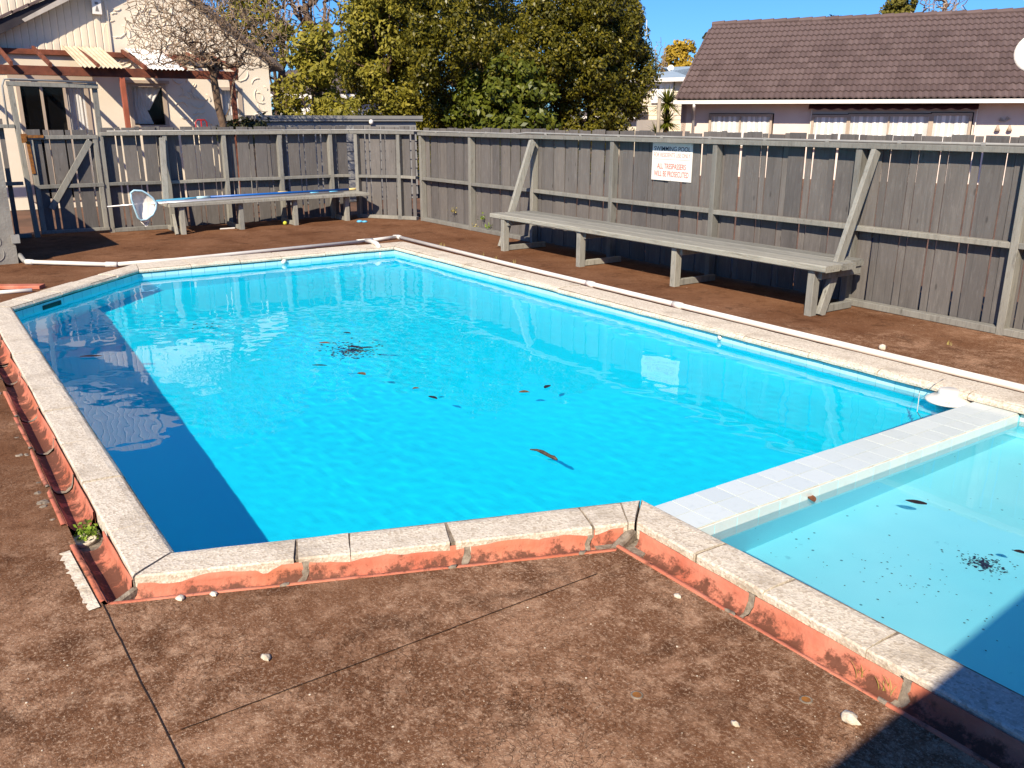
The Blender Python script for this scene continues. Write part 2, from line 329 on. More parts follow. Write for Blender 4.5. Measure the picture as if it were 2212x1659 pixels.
near = [(-3.32, .385), (-2.56, 2.345), (XR, 2.345), J1[1]]
left = [(-3.32, .385), J1[1], (XR, YB), (XL, YB), (XL, .385)]
farl = [(-9.5, .385), (XL, .385), (XL, YT), (c2[0], YT), c2, c1, c0]
farr = [c2, (c2[0], YT), (XR, YT), (XR, c3[1])]
rgt = [(WXR + .3, 2.345), (WXR + .3, 5.97), (XR, 5.97), (XR, 2.345)]
def clip(poly, p, n, off):                            # keep side where (x-p).n > off
    out = []
    for i in range(len(poly)):
        a, b = poly[i], poly[(i + 1) % len(poly)]; da = (a[0] - p[0]) * n[0] + (a[1] - p[1]) * n[1] - off; db = (b[0] - p[0]) * n[0] + (b[1] - p[1]) * n[1] - off
        if da >= 0: out.append(a)
        if da * db < 0: t = da / (da - db); out.append((a[0] + (b[0] - a[0]) * t, a[1] + (b[1] - a[1]) * t))
    return out
def split(polys, a, b, g=.004):
    d = V((b[0] - a[0], b[1] - a[1], 0)).normalized(); n = (-d.y, d.x); o = []
    for p in polys:
        for k in (clip(p, a, n, g), clip(p, a, (-n[0], -n[1]), g)):
            if len(k) > 2: o.append(k)
    return o
deck = sheet('deck', [near, left, farl, farr, rgt], -.03, 'joint')
pa, pb = at(390, 1578), at(1290, 1240)
slabs = split([near], pa[:2], pb[:2], .003)
slabs = [clip(s_, J1[0], (-dj.y, dj.x), .007) for s_ in slabs] if False else slabs
lf = split([left], (-5.75, 0), (-5.6, -5), .004); fl = split([farl], (-13.3, 3.4), (-11.4, 4.9), .004)
for p in slabs + lf + fl + [farr, rgt]:
    MB().prism([(x, y) for x, y in p], -.12, 0.0).build('deck_slab', 'deck', deck)
# the joint from the channel corner is a real gap: shave the left slab
for o in list(deck.children):
    pass
groove = MB()
def strip(a, b, wdt):
    a, b = V((a[0], a[1], 0)), V((b[0], b[1], 0)); d = (b - a).normalized(); n = V((-d.y, d.x, 0)) * wdt / 2; k = 40; L_, R2 = [], []
    for i in range(k + 1):
        p = a.lerp(b, i / k) + n * 1.6 * noise.noise((i * .7, wdt * 99, 0)); z = .0035
        L_.append(V((p.x - n.x, p.y - n.y, z))); R2.append(V((p.x + n.x, p.y + n.y, z)))
    groove.grid([L_, R2])
strip(J1[0], (J1[0][0] + dj.x * 4, J1[0][1] + dj.y * 4), .0042)
strip((pa.x, pa.y), (pb.x, pb.y), .0024)
groove.build('deck_joint', 'joint', deck)

# ------------------------------------------------------------------ pool basin
PIN = [(-9.43, .715), (-3.53, .715), (-2.80, 2.72), (-2.80, 5.66), (-11.06, 5.60), (-11.03, 2.20)]   # inner coping line, main pool
ov = .03                                              # coping overhang
WIN = [(-9.43, .685), (-3.51, .685), (-2.77, 2.75), (-2.77, 5.69), (-11.09, 5.63), (-11.06, 2.19)]
DEP = [-.98, -.66, -.50, -.44, -.90, -1.0]
b = MB(); n = 6; b.v = [V((x, y, -.02)) for x, y in WIN] + [V((x, y, z)) for (x, y), z in zip(WIN, DEP)]
for i in range(n): b.f.append((i, (i + 1) % n, n + (i + 1) % n, n + i))
b.f += [(6, 7, 8), (6, 8, 9), (6, 9, 10), (6, 10, 11)]
pool = b.build('pool', 'pool', kind='structure'); pool.data.cycles if False else None
pool.cycles.is_caustics_receiver = True
b = MB(); WD = -.42
for q in ([(-2.50, 2.75), (WXR, 2.75), (WXR, 5.69), (-2.50, 5.69)],):
    b.v = [V((x, y, -.02)) for x, y in q] + [V((x, y, WD)) for x, y in q]
    for i in range(4): b.f.append((i, (i + 1) % 4, 4 + (i + 1) % 4, 4 + i))
    b.f.append((4, 5, 6, 7))
wpool = b.build('wading_pool', 'wading', kind='structure'); wpool.cycles.is_caustics_receiver = True
def water(x0, x1, y0, y1, name, step, amp, inside=None):
    nx, ny = int((x1 - x0) / step), int((y1 - y0) / step); vs = []; fs = []
    for j in range(ny + 1):
        for i in range(nx + 1):
            x = x0 + (x1 - x0) * i / nx; y = y0 + (y1 - y0) * j / ny
            z = noise.noise((x * 1.9, y * 2.6, 0)) * .9 + noise.noise((x * 6, y * 8, 3)) * .38 + noise.noise((x * 12, y * 19, 9)) * .42
            g = .55 + .75 * noise.noise((x * .5, y * .6, 20)); vs.append((x, y, WZ + amp * z * max(g, .15)))
    for j in range(ny):
        for i in range(nx):
            a = j * (nx + 1) + i; q = (a, a + 1, a + nx + 2, a + nx + 1)
            if inside is None or any(inside(vs[k][0], vs[k][1]) for k in q): fs.append(q)
    bb = MB(); used = sorted({k for q in fs for k in q}); ix = {k: i for i, k in enumerate(used)}
    bb.v = [V(vs[k]) for k in used]; bb.f = [tuple(ix[k] for k in q) for q in fs]
    me = bpy.data.meshes.new(name); me.from_pydata(bb.v, [], bb.f); me.materials.append(MT['water']); me.polygons.foreach_set('use_smooth', [True] * len(me.polygons))
    o = link(bpy.data.objects.new(name, me)); o['kind'] = 'structure'; o.cycles.is_caustics_caster = True; return o
def in_main(x, y):
    for i in range(6):
        (ax, ay), (bx, by) = WIN[i], WIN[(i + 1) % 6]
        if (bx - ax) * (y - ay) - (by - ay) * (x - ax) < 0: return False
    return True
water(-11.1, -2.76, .68, 5.70, 'water', .03, .0030, in_main)
water(-2.495, WXR, 2.74, 5.70, 'water', .05, .0012)

def tile_run(a, b, parent, z0=-.165, z1=-.014, nrm=(0, 0), size=.15, mat='wall_tile'):
    a, b = V((a[0], a[1], 0)), V((b[0], b[1], 0)); L_ = (b - a).length; k = int(L_ / size + .001); d = (b - a).normalized(); n = V((nrm[0], nrm[1], 0)).normalized(); src = None
    ang = math.atan2(d.y, d.x)
    for i in range(k):
        c = a + d * (i + .5) * (L_ / k) + n * .004
        if src is None:
            t = MB(); hw = L_ / k / 2 - .002; t.box((-hw, -.003, 0), (hw, .003, z1 - z0)); src = t.build('waterline_tile', mat, parent, base=(0, 0, 0)); o = src; o.location = V((c.x, c.y, z0)) - wl(parent)
        else: o = inst(src, 'waterline_tile', parent, (c.x, c.y, z0))
        o.rotation_euler = (0, 0, ang); o.cycles.is_caustics_receiver = True
inward = lambda a, b: (-(b[1] - a[1]), b[0] - a[0])
for i in (0, 1, 3, 4, 5):
    a, b2 = WIN[i], WIN[(i + 1) % 6]; tile_run(a, b2, pool, nrm=inward(a, b2))
tile_run((-2.50, 5.69), (WXR, 5.69), wpool, nrm=(0, -1), mat='pale_tile')
tile_run((-2.50, 2.75), (WXR, 2.75), wpool, nrm=(0, 1), mat='pale_tile')
# dark strip painting the shadow of the far coping lips on the walls
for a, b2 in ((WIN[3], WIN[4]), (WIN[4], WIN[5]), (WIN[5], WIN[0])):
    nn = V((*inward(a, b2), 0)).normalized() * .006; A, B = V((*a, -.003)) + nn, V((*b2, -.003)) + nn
    MB().bar(A, B, .012, .02).build('painted_lip_shadow', 'shade_paint', pool)

# coping stones
def stone(ia, ib, oa, ob, z=.05, seg=5, gap=.002, jit=.0025, bull=True):
    ia, ib, oa, ob = (V((p[0], p[1], 0)) for p in (ia, ib, oa, ob)); g = gap / max((ib - ia).length, .05)
    ia, ib, oa, ob = ia.lerp(ib, g), ib.lerp(ia, g), oa.lerp(ob, g), ob.lerp(oa, g)
    prof = [(1, -.03), (1, z - .006), (.97, z)] + [(.75, z + .001), (.5, z), (.28, z)]
    prof += [(.13, z - .004), (.05, z - .014), (.0, z - .03), (.01, z - .048), (.12, z - .062)] if bull else [(.03, z), (.0, z - .006), (0, z - .05), (.1, z - .062)]
    rows = []
    for i in range(seg + 1):
        t = i / seg; I, O = ia.lerp(ib, t), oa.lerp(ob, t); row = []
        for k, (u, zz) in enumerate(prof):
            p = I.lerp(O, u); h = noise.noise_vector((p.x * 9 + k, p.y * 9, zz * 20)) * jit
            row.append(V((p.x, p.y, zz)) + h)
        rows.append(row)
    b = MB(); b.grid(rows); m_ = len(prof); b.f.append(tuple(range(m_))); b.f.append(tuple(len(b.v) - 1 - i for i in range(m_)))
    return b
cop = thing('pool_coping', 'pale pebble-finished concrete coping stones edging the blue swimming pool', 'pool coping', (-6, 3, 0))
mort = MB()
def coping_run(I0, I1, O0, O1, cuts, z=.05, bull=True, gaps=None):
    I0, I1, O0, O1 = (V((*p, 0)) for p in (I0, I1, O0, O1)); cs = [0] + cuts + [1]; du = (O1 - O0).normalized(); ol = (O1 - O0).length
    def oc(t):
        if t in (0, 1): return O0.lerp(O1, t)
        return O0 + du * min(max((I0.lerp(I1, t) - O0).dot(du) + random.uniform(-.012, .012), .03), ol - .03)
    for k in range(len(cs) - 1):
        o = stone(I0.lerp(I1, cs[k]), I0.lerp(I1, cs[k + 1]), oc(cs[k]), oc(cs[k + 1]), z + random.uniform(-.003, .003), gap=(gaps or {}).get(k, .0045), bull=bull).build('coping_stone', 'coping', cop, smooth=False)
    e = lambda p, q: p.lerp(q, .08); O0, O1 = I0.lerp(O0, .93), I1.lerp(O1, .93)
    mort.extr([V((e(I0, O0).x, e(I0, O0).y, z - .009)), V((e(I1, O1).x, e(I1, O1).y, z - .009)), V((O1.x, O1.y, z - .009)), V((O0.x, O0.y, z - .009))], (0, 0, -.05))
fx = lambda x: (x + 9.43) / (9.43 - 3.53)
OL0, OL1, OF1 = (-9.52, .505), (-3.385, .515), (-2.63, 2.49)
coping_run(PIN[0], PIN[1], OL0, OL1, [fx(v) for v in (-8.75, -8.1, -7.45, -6.75, -6.35, -5.83, -5.15, -4.5, -3.86)], gaps={k_: .0065 for k_ in range(12)})
fy = lambda y: (y - .74) / (2.70 - .74)
coping_run(PIN[1], (-2.82, 2.70), OL1, OF1, [fy(1.2), fy(1.41), fy(1.81), fy(2.40), fy(2.60)], gaps={0: .004, 2: .006, 3: .006, 4: .005})
coping_run((-2.82, 2.71), (WXR, 2.69), (-2.63, 2.50), (WXR, 2.45), [(v + 2.82) / (WXR + 2.82) for v in (-2.26, -1.9, -1.45, -.9, -.3, .3, .9)], gaps={k_: .0085 for k_ in range(9)})
coping_run(PIN[5], PIN[0], (-11.45, 2.26), (-9.60, .52), [.2, .42, .66, .86])
coping_run(PIN[4], PIN[5], (-11.44, 5.95), (-11.45, 2.26), [.12, .3, .48, .64, .82])
coping_run((WXR, 5.66), PIN[4], (WXR, 5.95), (-11.44, 5.95), [(WXR - v) / (WXR + 11.06) for v in (.9, .2, -.5, -1.2, -2.0, -2.83, -3.5, -4.1, -4.75, -5.4, -6.0, -6.65, -7.3, -7.9, -8.5, -9.2, -9.85, -10.4)])
mort.build('mortar', 'mortar', cop)

# tiled wall dividing the two pools
div = thing('dividing_wall', 'low white tiled wall separating the swimming pool from the wading pool', 'pool wall', (-2.65, 4.2, -1.2))
MB().box((-2.785, 2.72, -1.25), (-2.507, 5.68, -.008)).build('wall_core', 'grout', div).cycles.is_caustics_receiver = True
t0 = None; NT = 19; ts = (5.665 - 2.72) / NT
for i in range(NT):
    y = 2.72 + (i + .5) * ts
    for x in (-2.7165, -2.5755):
        if t0 is None:
            t = MB(); t.box((-.0682, -ts / 2 + .003, -.003), (.0682, ts / 2 - .003, .003)); t0 = t.build('tile', 'pale_tile', div, base=(0, 0, 0)); t0.location = V((x, y, -.005)) - wl(div); o = t0
        else: o = inst(t0, 'tile', div, (x, y, -.005))
        o.rotation_euler = (random.gauss(0, .006), random.gauss(0, .006), 0)
f0 = None
for sgn, x in ((1, -2.503), (-1, -2.789)):
    for i in range(NT):
        y = 2.72 + (i + .5) * ts
        if f0 is None:
            t = MB(); t.box((-.004, -ts / 2 + .002, -.15), (.004, ts / 2 - .002, 0)); f0 = t.build('tile', 'pale_tile', div, base=(0, 0, 0)); o = f0; o.location = V((x, y, -.012)) - wl(div)
        else: o = inst(f0, 'tile', div, (x, y, -.012))
        o.cycles.is_caustics_receiver = True

# skimmer mouth and return inlets
def wallhit(px, py, a, b2):
    n = V((*inward(a, b2), 0)).normalized(); return hit(px, py, V((*a, 0)), n), n, V((b2[0] - a[0], b2[1] - a[1], 0)).normalized()
p, n, d = wallhit(88, 650, WIN[5], WIN[0]); p2, _, _ = wallhit(128, 640, WIN[5], WIN[0]); o_ = V(((p.x + p2.x) / 2, (p.y + p2.y) / 2, 0)) + n * .009; hl_ = max((p2 - p).xy.length / 2, .12)
MB().extr([o_ - d * hl_ + V((0, 0, -.155)), o_ + d * hl_ + V((0, 0, -.155)), o_ + d * hl_ + V((0, 0, -.035)), o_ - d * hl_ + V((0, 0, -.035))], n * .004).build('skimmer_mouth', 'shade_paint', pool)
for px, py, mt_, r_ in ((612, 556, 'pvc', .035), (1560, 700, 'pvc', .02)):
    p, n, d = wallhit(px, py, WIN[4] if px < 800 else WIN[3], WIN[5] if px < 800 else WIN[4]); p.z = min(p.z, -.03)
    MB().tube([p, p + n * .03], r_, 10).build('inlet', mt_, pool, smooth=True)

# ------------------------------------------------------------------ clay drain channel
chan = thing('drain_channel', 'broken red clay half-pipe drain channel running round the pool coping', 'drain channel', (-5, .45, -.08))
def channel(a0, a1, o0, o1, name='channel_section', tilt=0, dz=0, seg=8, brk=0, mat='clay'):
    # a: inner line (against coping), o: outer lip line
    a0, a1, o0, o1 = (V((*p, 0)) for p in (a0, a1, o0, o1)); prof = [(0.0, -.05), (0, .003), (.12, .004), (.2, -.016)]
    for k in range(8):
        th = math.pi * (k / 7); prof.append((.56 - .34 * math.cos(th), -.012 - .038 * math.sin(th)))
    prof += [(.93, .0), (.95, .03), (.985, .032), (1.0, .02), (1.0, -.09)]
    rows = []
    for i in range(seg + 1):
        t = i / seg; A, O = a0.lerp(a1, t), o0.lerp(o1, t); row = []
        for k, (u, z) in enumerate(prof):
            p = O.lerp(A, u); e = 1.0
            p = V((p.x, p.y, z + dz + tilt * (t - .5)))
            if brk and i in (0, seg): p += (a1 - a0).normalized() * brk * noise.noise((k * .9, p.x * 5, i))
            row.append(p + noise.noise_vector((p.x * 6, p.y * 6, k)) * .003)
        rows.append(row)
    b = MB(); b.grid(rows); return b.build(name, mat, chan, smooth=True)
CIL, COL = .505, .36                                  # left run: inner y, outer y
cutsL = [-9.4, -8.75, -8.15, -7.5, -6.95, -6.55, -5.98, -5.32, -4.68, -4.14]
for i in range(len(cutsL) - 1):
    x0, x1 = cutsL[i] + .012, cutsL[i + 1] - .012; j = random.uniform(-.02, .02) if i < 7 else 0
    channel((x0, CIL + j), (x1, CIL - j), (x0, COL + j), (x1, COL - j), tilt=random.uniform(-.03, .03) if i < 7 else .008, dz=random.uniform(-.015, .008) if i < 7 else 0, brk=.05 if 2 < i < 7 else .01)
channel((-3.92, CIL), (-3.40, CIL + .01), (-3.92, COL), (-3.34, COL + .02))
CI = [(-3.385, .535), (-2.645, 2.475)]; CO = [(-3.31, .40), (-2.53, 2.335)]
lerp2 = lambda p, q, t: (p[0] + (q[0] - p[0]) * t, p[1] + (q[1] - p[1]) * t)
for t0_, t1_ in ((0.0, .31), (.32, .635), (.65, .905), (.915, .985)):
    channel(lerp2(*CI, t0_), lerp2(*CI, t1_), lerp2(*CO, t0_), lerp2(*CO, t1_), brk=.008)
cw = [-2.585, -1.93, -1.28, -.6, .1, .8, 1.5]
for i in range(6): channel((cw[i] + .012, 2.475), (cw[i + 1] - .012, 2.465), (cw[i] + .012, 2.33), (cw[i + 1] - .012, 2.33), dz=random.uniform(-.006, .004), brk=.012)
MB().prism([(-9.5, .33), (-3.28, .33), (-2.50, 2.30), (WXR, 2.30), (WXR, 2.60), (-2.72, 2.60), (-3.45, .62), (-9.5, .62)], -.16, -.11).build('channel_bed', 'joint', chan)
def blob(b, c, r, n=1, sq=(1, 1, .6), seed=0):
    c = V(c); rows = []
    for i in range(5):
        th = math.pi * (i / 4); row = []
        for j in range(8):
            ph = math.tau * j / 7 if j < 7 else 0
            d = V((math.sin(th) * math.cos(ph) * sq[0], math.sin(th) * math.sin(ph) * sq[1], math.cos(th) * sq[2]))
            row.append(c + d * r * (1 + .45 * noise.noise((d.x * 2 + seed, d.y * 2, d.z * 2 + c.x * 7))))
        rows.append(row)
    return b.grid(rows)
b = MB()
for i_, x in enumerate(cutsL[1:-1]): channel((x - .014, CIL - .004), (x + .014, CIL - .004), (x - .014, COL + .004), (x + .014, COL + .004), 'mortar_joint', seg=2, dz=.004, brk=.02, mat='mortar')
for t in (.315, .642, .91): channel(lerp2(*CI, t - .007), lerp2(*CI, t + .007), lerp2(*CO, t - .007), lerp2(*CO, t + .007), 'mortar_joint', seg=2, dz=.004, brk=.02, mat='mortar')
for x in cw[1:]: channel((x - .02, 2.472), (x + .02, 2.472), (x - .02, 2.333), (x + .02, 2.333), 'mortar_joint', seg=2, dz=.003, brk=.02, mat='mortar')
b.bar((-3.345, .42, -.05), (-3.395, .53, -.025), .025, .06, ch=.01); b.prism([(-2.74, 2.30), (-2.46, 2.30), (-2.50, 2.44), (-2.60, 2.53), (-2.70, 2.50)], -.11, -.035); b.bar((-2.60, 2.345, -.05), (-2.64, 2.485, -.01), .05, .06, ch=.01)
for i in range(26): blob(b, (random.uniform(-9, -4.2), .325 + random.uniform(-.02, .02), -.005), random.uniform(.012, .03), seed=i)
b.box((-4.14, COL - .01, -.09), (-3.92, CIL + .005, -.055)); b.build('mortar', 'mortar', chan, kind='stuff')
b = MB()                                              # white jagged mortar strip by the corner
L_, R2 = [], []
for i in range(40):
    t = i / 39; x = -3.86 + .56 * t; wv = .035 + .02 * noise.noise((i * .9, 3, 0)) + .012 * noise.noise((i * 2.7, 3, 0)); R2.append(V((x, .352 + .02 * t, .0075))); L_.append(V((x, .345 - wv + .02 * t, .004)))
b.grid([L_, R2]); b.build('lime_strip', 'lime', chan)
# outlet with a crumpled white cap and a weed in it
b = MB(); b.lathe([(.045, -.06), (.052, -.045), (.055, -.036), (.047, -.033), (.042, -.046), (.0, -.047)], (-4.03, .43, 0), 16); b.build('outlet_cap', 'lime', chan, smooth=True)
b = MB().bar((-3.72, .40, -.068), (-3.585, .43, -.062), .014, .008); tag(b.build('stick', 'stick'), 'short grey stick lying in the red drain channel near its corner', 'stick')
# red earth strip showing behind the far coping
MB().box((-11.2, 5.955, -.02), (WXR, 6.06, .006)).build('channel_edge', 'clay', chan)

# ------------------------------------------------------------------ white pipework
pipe = thing('drain_pipe', 'white plastic pipe lying on the deck round the far edge of the pool', 'pipe', (-11.6, 4, 0))
r = .027; pz = .034
PP = [V((-12.44, 1.17, pz)), V((-11.62, 2.02, pz)), V((-11.58, 2.75, pz)), V((-11.85, 5.55, pz)), V((-12.02, 6.16, pz)), V((-9, 6.12, pz)), V((-5.5, 6.10, pz)), V((WXR, 6.09, pz))]
for a, b2 in ((0, 1), (1, 3), (3, 4), (4, 7)):
    MB().tube([PP[a]] + ([PP[a + 1]] if b2 - a > 1 else []) + [PP[b2]], r, 10).build('pipe_length', 'pvc', pipe, smooth=True)
for p, q in ((PP[1] - V((.06, .06, 0)), PP[1] + V((.03, .05, 0))), (PP[0], PP[0] + V((.07, .07, 0))), (PP[3] - V((.0, .14, 0)), PP[3] + V((-.03, .12, 0))), (PP[4] - V((-.0, .07, 0)), PP[4]), (PP[4], PP[4] + V((.09, 0, 0))), (V((-7.4, 6.11, pz)), V((-7.28, 6.11, pz))), (V((-6.05, 6.104, pz)), V((-5.93, 6.104, pz)))):
    MB().tube([p, q], r * 1.28, 10).build('pipe_coupling', 'pvc', pipe, smooth=True)
tp = PP[3]
MB().tube([tp, tp + V((.3, -.06, .035)), tp + V((.64, -.13, .045)), tp + V((.72, -.145, .02)), tp + V((.74, -.15, -.06)), tp + V((.74, -.15, -.32))], .033, 10).build('spout', 'pvc', pipe, smooth=True)
MB().tube([V((-12.62, 1.13, .10)), V((-12.47, 1.15, .05)), PP[0]], r * 1.1, 10).build('pipe_elbow', 'conduit', pipe, smooth=True)

# ------------------------------------------------------------------ fences
pk_src = {}
def picket(kind, parent, P, ang, sc=1.0):
    wdt, th = (.198, .018) if kind == 'wide' else (.066, .018)
    if kind not in pk_src:
        b = MB(); b.bar((0, 0, 0), (0, 0, 1.6), wdt, th, up=(0, 1, 0), ch=.002); o = b.build('picket', 'picket_paint', parent, base=(0, 0, 0)); o.location = V(P) - wl(parent); pk_src[kind] = o
    else: o = inst(pk_src[kind], 'picket', parent, P)
    o.rotation_euler = (random.gauss(0, .004), random.gauss(0, .005), ang + random.gauss(0, .02)); o.scale = (random.uniform(.975, 1.02), 1, sc * random.uniform(.993, 1.006)); return o
def fence(name, label, A, B, posts, nrm, s0, s1, dz=(0, 0), gap=.014, cat='fence', rails=True, bottom=True, skip=None, tight=None):
    A, B = V((*A, 0)), V((*B, 0)); u = (B - A).normalized(); nv = V((*nrm, 0)).normalized(); L_ = (B - A).length; ang = math.atan2(u.y, u.x)
    t = thing(name, label, cat, A.lerp(B, .5)); Z = lambda s_: dz[0] + (dz[1] - dz[0]) * s_ / L_
    P = lambda s_, d, z: A + u * s_ + nv * d + V((0, 0, z + Z(s_) * min(1, max(0, z) / 1.5)))
    for s_ in posts: part_bar('post', 'rail_paint', t, P(s_, -.052, -.05), P(s_, -.052, 1.488), .10, .068, up=u)
    part = MB().bar(P(s0, -.045, 1.517), P(s1, -.045, 1.517), .115, .052); part.build('top_rail', 'rail_paint', t)
    ps = sorted(posts); ed = [s0] + ps + [s1]
    for a, b2 in zip(ed[:-1], ed[1:]):
        if b2 - a < .12: continue
        a2, b3 = a + (.036 if a in ps else 0), b2 - (.036 if b2 in ps else 0); off = random.uniform(-.006, .006)
        part_bar('mid_rail', 'rail_paint', t, P(a2, -.05, .752 + off), P(b3, -.05, .752 - off), .09, .05)
        if bottom and not (skip and skip(a2, b3)): part_bar('bottom_rail', 'rail_paint', t, P(a2, -.048, .032), P(b3, -.048, .032), .095, .06)
    s_ = s0 + .02; k = 0
    while s_ < s1 - .05:
        kind = 'wide' if k % 2 == 0 else 'narrow'; wd = .198 if kind == 'wide' else .066
        g = gap * random.uniform(.6, 1.5) if not (tight and s_ < tight) else random.uniform(.003, .008)
        if s_ + wd > s1 + .02: break
        picket(kind, t, P(s_ + wd / 2, -.118 - (.010 if kind == 'narrow' else 0), .02 + random.uniform(-.008, .008)), ang, 1.0 + (Z(s_)) / 1.6)
        s_ += wd + g; k += 1
    return t, P
FRx = -14.02
fr, PR = fence('pool_fence', 'long grey timber fence of upright pickets behind the bench and sign, brown tiled roof beyond', (FRx, 7.65), (-.4, 7.65), [x - FRx for x in (-13.97, -12.33, -10.61, -8.85, -7.08, -5.24, -3.66, -2.0)], (0, -1), 0, 13.6, (-.015, .045), .0125, tight=4.6,
               skip=lambda a, b2: (a + b2) / 2 + FRx > -9.9 and (a + b2) / 2 + FRx < -5.3)
fl_, PL = fence('pool_fence', 'grey timber picket fence behind the far bench with the pool poles', (-15.2, 2.72), (-15.2, 6.86), [0, .95, 1.90, 2.86, 3.80], (1, 0), 0, 4.16, (0, 0), .02, skip=lambda a, b2: a > .5)
fs_, PS = fence('pool_fence', 'short angled piece of grey picket fence in the far corner of the deck', (-15.15, 6.86), (-14.05, 7.62), [.12, .98], (.57, -.82), .02, 1.31, (0, 0), .02)
# thin conduit clipped along the top rails
cond = thing('conduit', 'thin grey conduit clipped along the top rails of the pool fences', 'conduit', (-10, 7.6, 1.55))
ptsc = [PL(.1, -.03, 1.556), PL(2, -.03, 1.558), PL(4.1, -.03, 1.556), PS(.1, -.04, 1.558), PS(1.2, -.04, 1.556), PR(.1, -.03, 1.562), PR(1.5, -.03, 1.558), PR(3, -.03, 1.552), PR(3.25, -.03, 1.572), PR(5, -.03, 1.56), PR(8, -.03, 1.557), PR(13.5, -.03, 1.56)]
MB().tube(ptsc, .0125, 8).build('conduit_run', 'conduit', cond, smooth=True)
for i in range(17):
    p = PR(.6 + i * .78, -.03, 1.558); MB().bar(p - V((.018, 0, .002)), p + V((.018, 0, -.002)), .036, .034, ch=.008).build('clip', 'conduit', cond)
for i in range(5):
    p = PL(.4 + i * .85, -.03, 1.557); MB().bar(p - V((0, .018, .002)), p + V((0, .018, -.002)), .036, .034, ch=.008).build('clip', 'conduit', cond)

# gate with its tall frame
gate = thing('pool_gate', 'grey timber gate with diagonal brace inside a tall door-like frame', 'gate', (-15.2, 2.15, 0)); gx = -15.2
part_bar('gate_post', 'rail_paint', gate, (gx - .05, 1.645, -.05), (gx - .05, 1.59, 2.20), .10, .07, up=(0, 1, 0)); part_bar('gate_post', 'rail_paint', gate, (gx - .15, 2.74, -.05), (gx - .15, 2.745, 2.20), .07, .07, up=(0, 1, 0))
part_bar('header', 'rail_paint', gate, (gx - .05, 1.55, 2.235), (gx - .12, 2.785, 2.22), .10, .065)
MB().tube([(gx, 1.48, 1.62), (gx, 1.485, 2.20), (gx, 1.52, 2.29), (gx - .02, 1.6, 2.297), (gx - .05, 2.75, 2.272)], .014, 8).build('pipe', 'conduit', gate, smooth=True)
part_bar('top_rail', 'rail_paint', gate, (gx + .005, 1.70, 1.475), (gx + .005, 2.67, 1.475), .045, .058); part_bar('mid_rail', 'rail_paint', gate, (gx + .005, 1.70, .752), (gx + .005, 2.67, .752), .045, .058)
part_bar('stile', 'rail_paint', gate, (gx, 2.63, .06), (gx, 2.63, 1.44), .045, .07, up=(0, 1, 0)); part_bar('stile', 'rail_paint', gate, (gx, 1.74, .06), (gx, 1.74, 1.44), .045, .07, up=(0, 1, 0))
part_bar('bottom_rail', 'rail_paint', gate, (gx + .005, 1.70, .07), (gx + .005, 2.67, .07), .045, .05)
part_bar('diagonal_brace', 'rail_paint', gate, (gx + .03, 1.88, .42), (gx + .03, 2.55, 1.42), .025, .09, up=(0, -.83, .55))
y = 1.70; k = 0
while y < 2.66:
    kd = 'wide' if k % 2 == 0 else 'narrow'; wd = .198 if kd == 'wide' else .066
    if y + wd > 2.70: break
    o = picket(kd, gate, (gx - .035, y + wd / 2, .05), math.pi / 2, .96); y += wd + random.uniform(.018, .03); k += 1
b = MB(); b.box((gx + .03, 1.62, 1.40), (gx + .05, 1.70, 1.53)); b.box((gx + .03, 1.70, 1.47), (gx + .045, 1.92, 1.51)); b.box((gx + .05, 1.655, 1.42), (gx + .075, 1.685, 1.50)); b.build('hinge', 'rust', gate)
part_bar('hinge_strap', 'rust', gate, (gx + .03, 1.72, .95), (gx + .03, 1.70, 1.42), .02, .05, up=(0, 1, 0))
fence('pool_fence', 'grey timber fence panel left of the gate frame, cut off by the photo edge', (-15.2, .2), (-15.2, 1.58), [.35], (1, 0), 0, 1.36, (.12, .12), .02)

# ------------------------------------------------------------------ corner wall on the left
wall = MB(); wall.box((-15.05, -2.2, -.05), (-12.6, 1.10, 1.37)); wt = thing('stucco_wall', 'grey stucco wall block with raised swirls at the left edge of the deck', 'wall', (-13.8, -.5, 0)); wall.build('wall_body', 'grey_stucco', wt)
def swirls(b, plane, n, sz, rng_=random, r=.008, ok=None):
    i = 0
    while i < n:
        i += 1
        u, v_ = rng_.random(), rng_.random()
        if ok and not ok(u, v_): continue
        a0 = rng_.uniform(0, 6.28); R0 = rng_.uniform(*sz); sp = rng_.uniform(1.2, 2.8)
        pts = []
        for k in range(8):
            a = a0 + sp * k / 7; pts.append(plane(u, v_, math.cos(a) * R0, math.sin(a) * R0 * rng_.uniform(.92, 1.05)))
        b.tube(pts, [r * .4] + [r * (1 + .3 * rng_.random()) for _ in range(6)] + [r * .3], 5)
    return b
swirls(MB(), lambda u, v_, a, c: V((-12.6, .25 + u * .75 + a, .1 + v_ * 1.1 + c)), 14, (.05, .13), r=.007).build('stucco_swirl', 'grey_stucco', wt, smooth=True, kind='stuff')
MB().box((-12.62, 1.06, .26), (-12.54, 1.15, .36)).build('junction_box', 'conduit', wt)

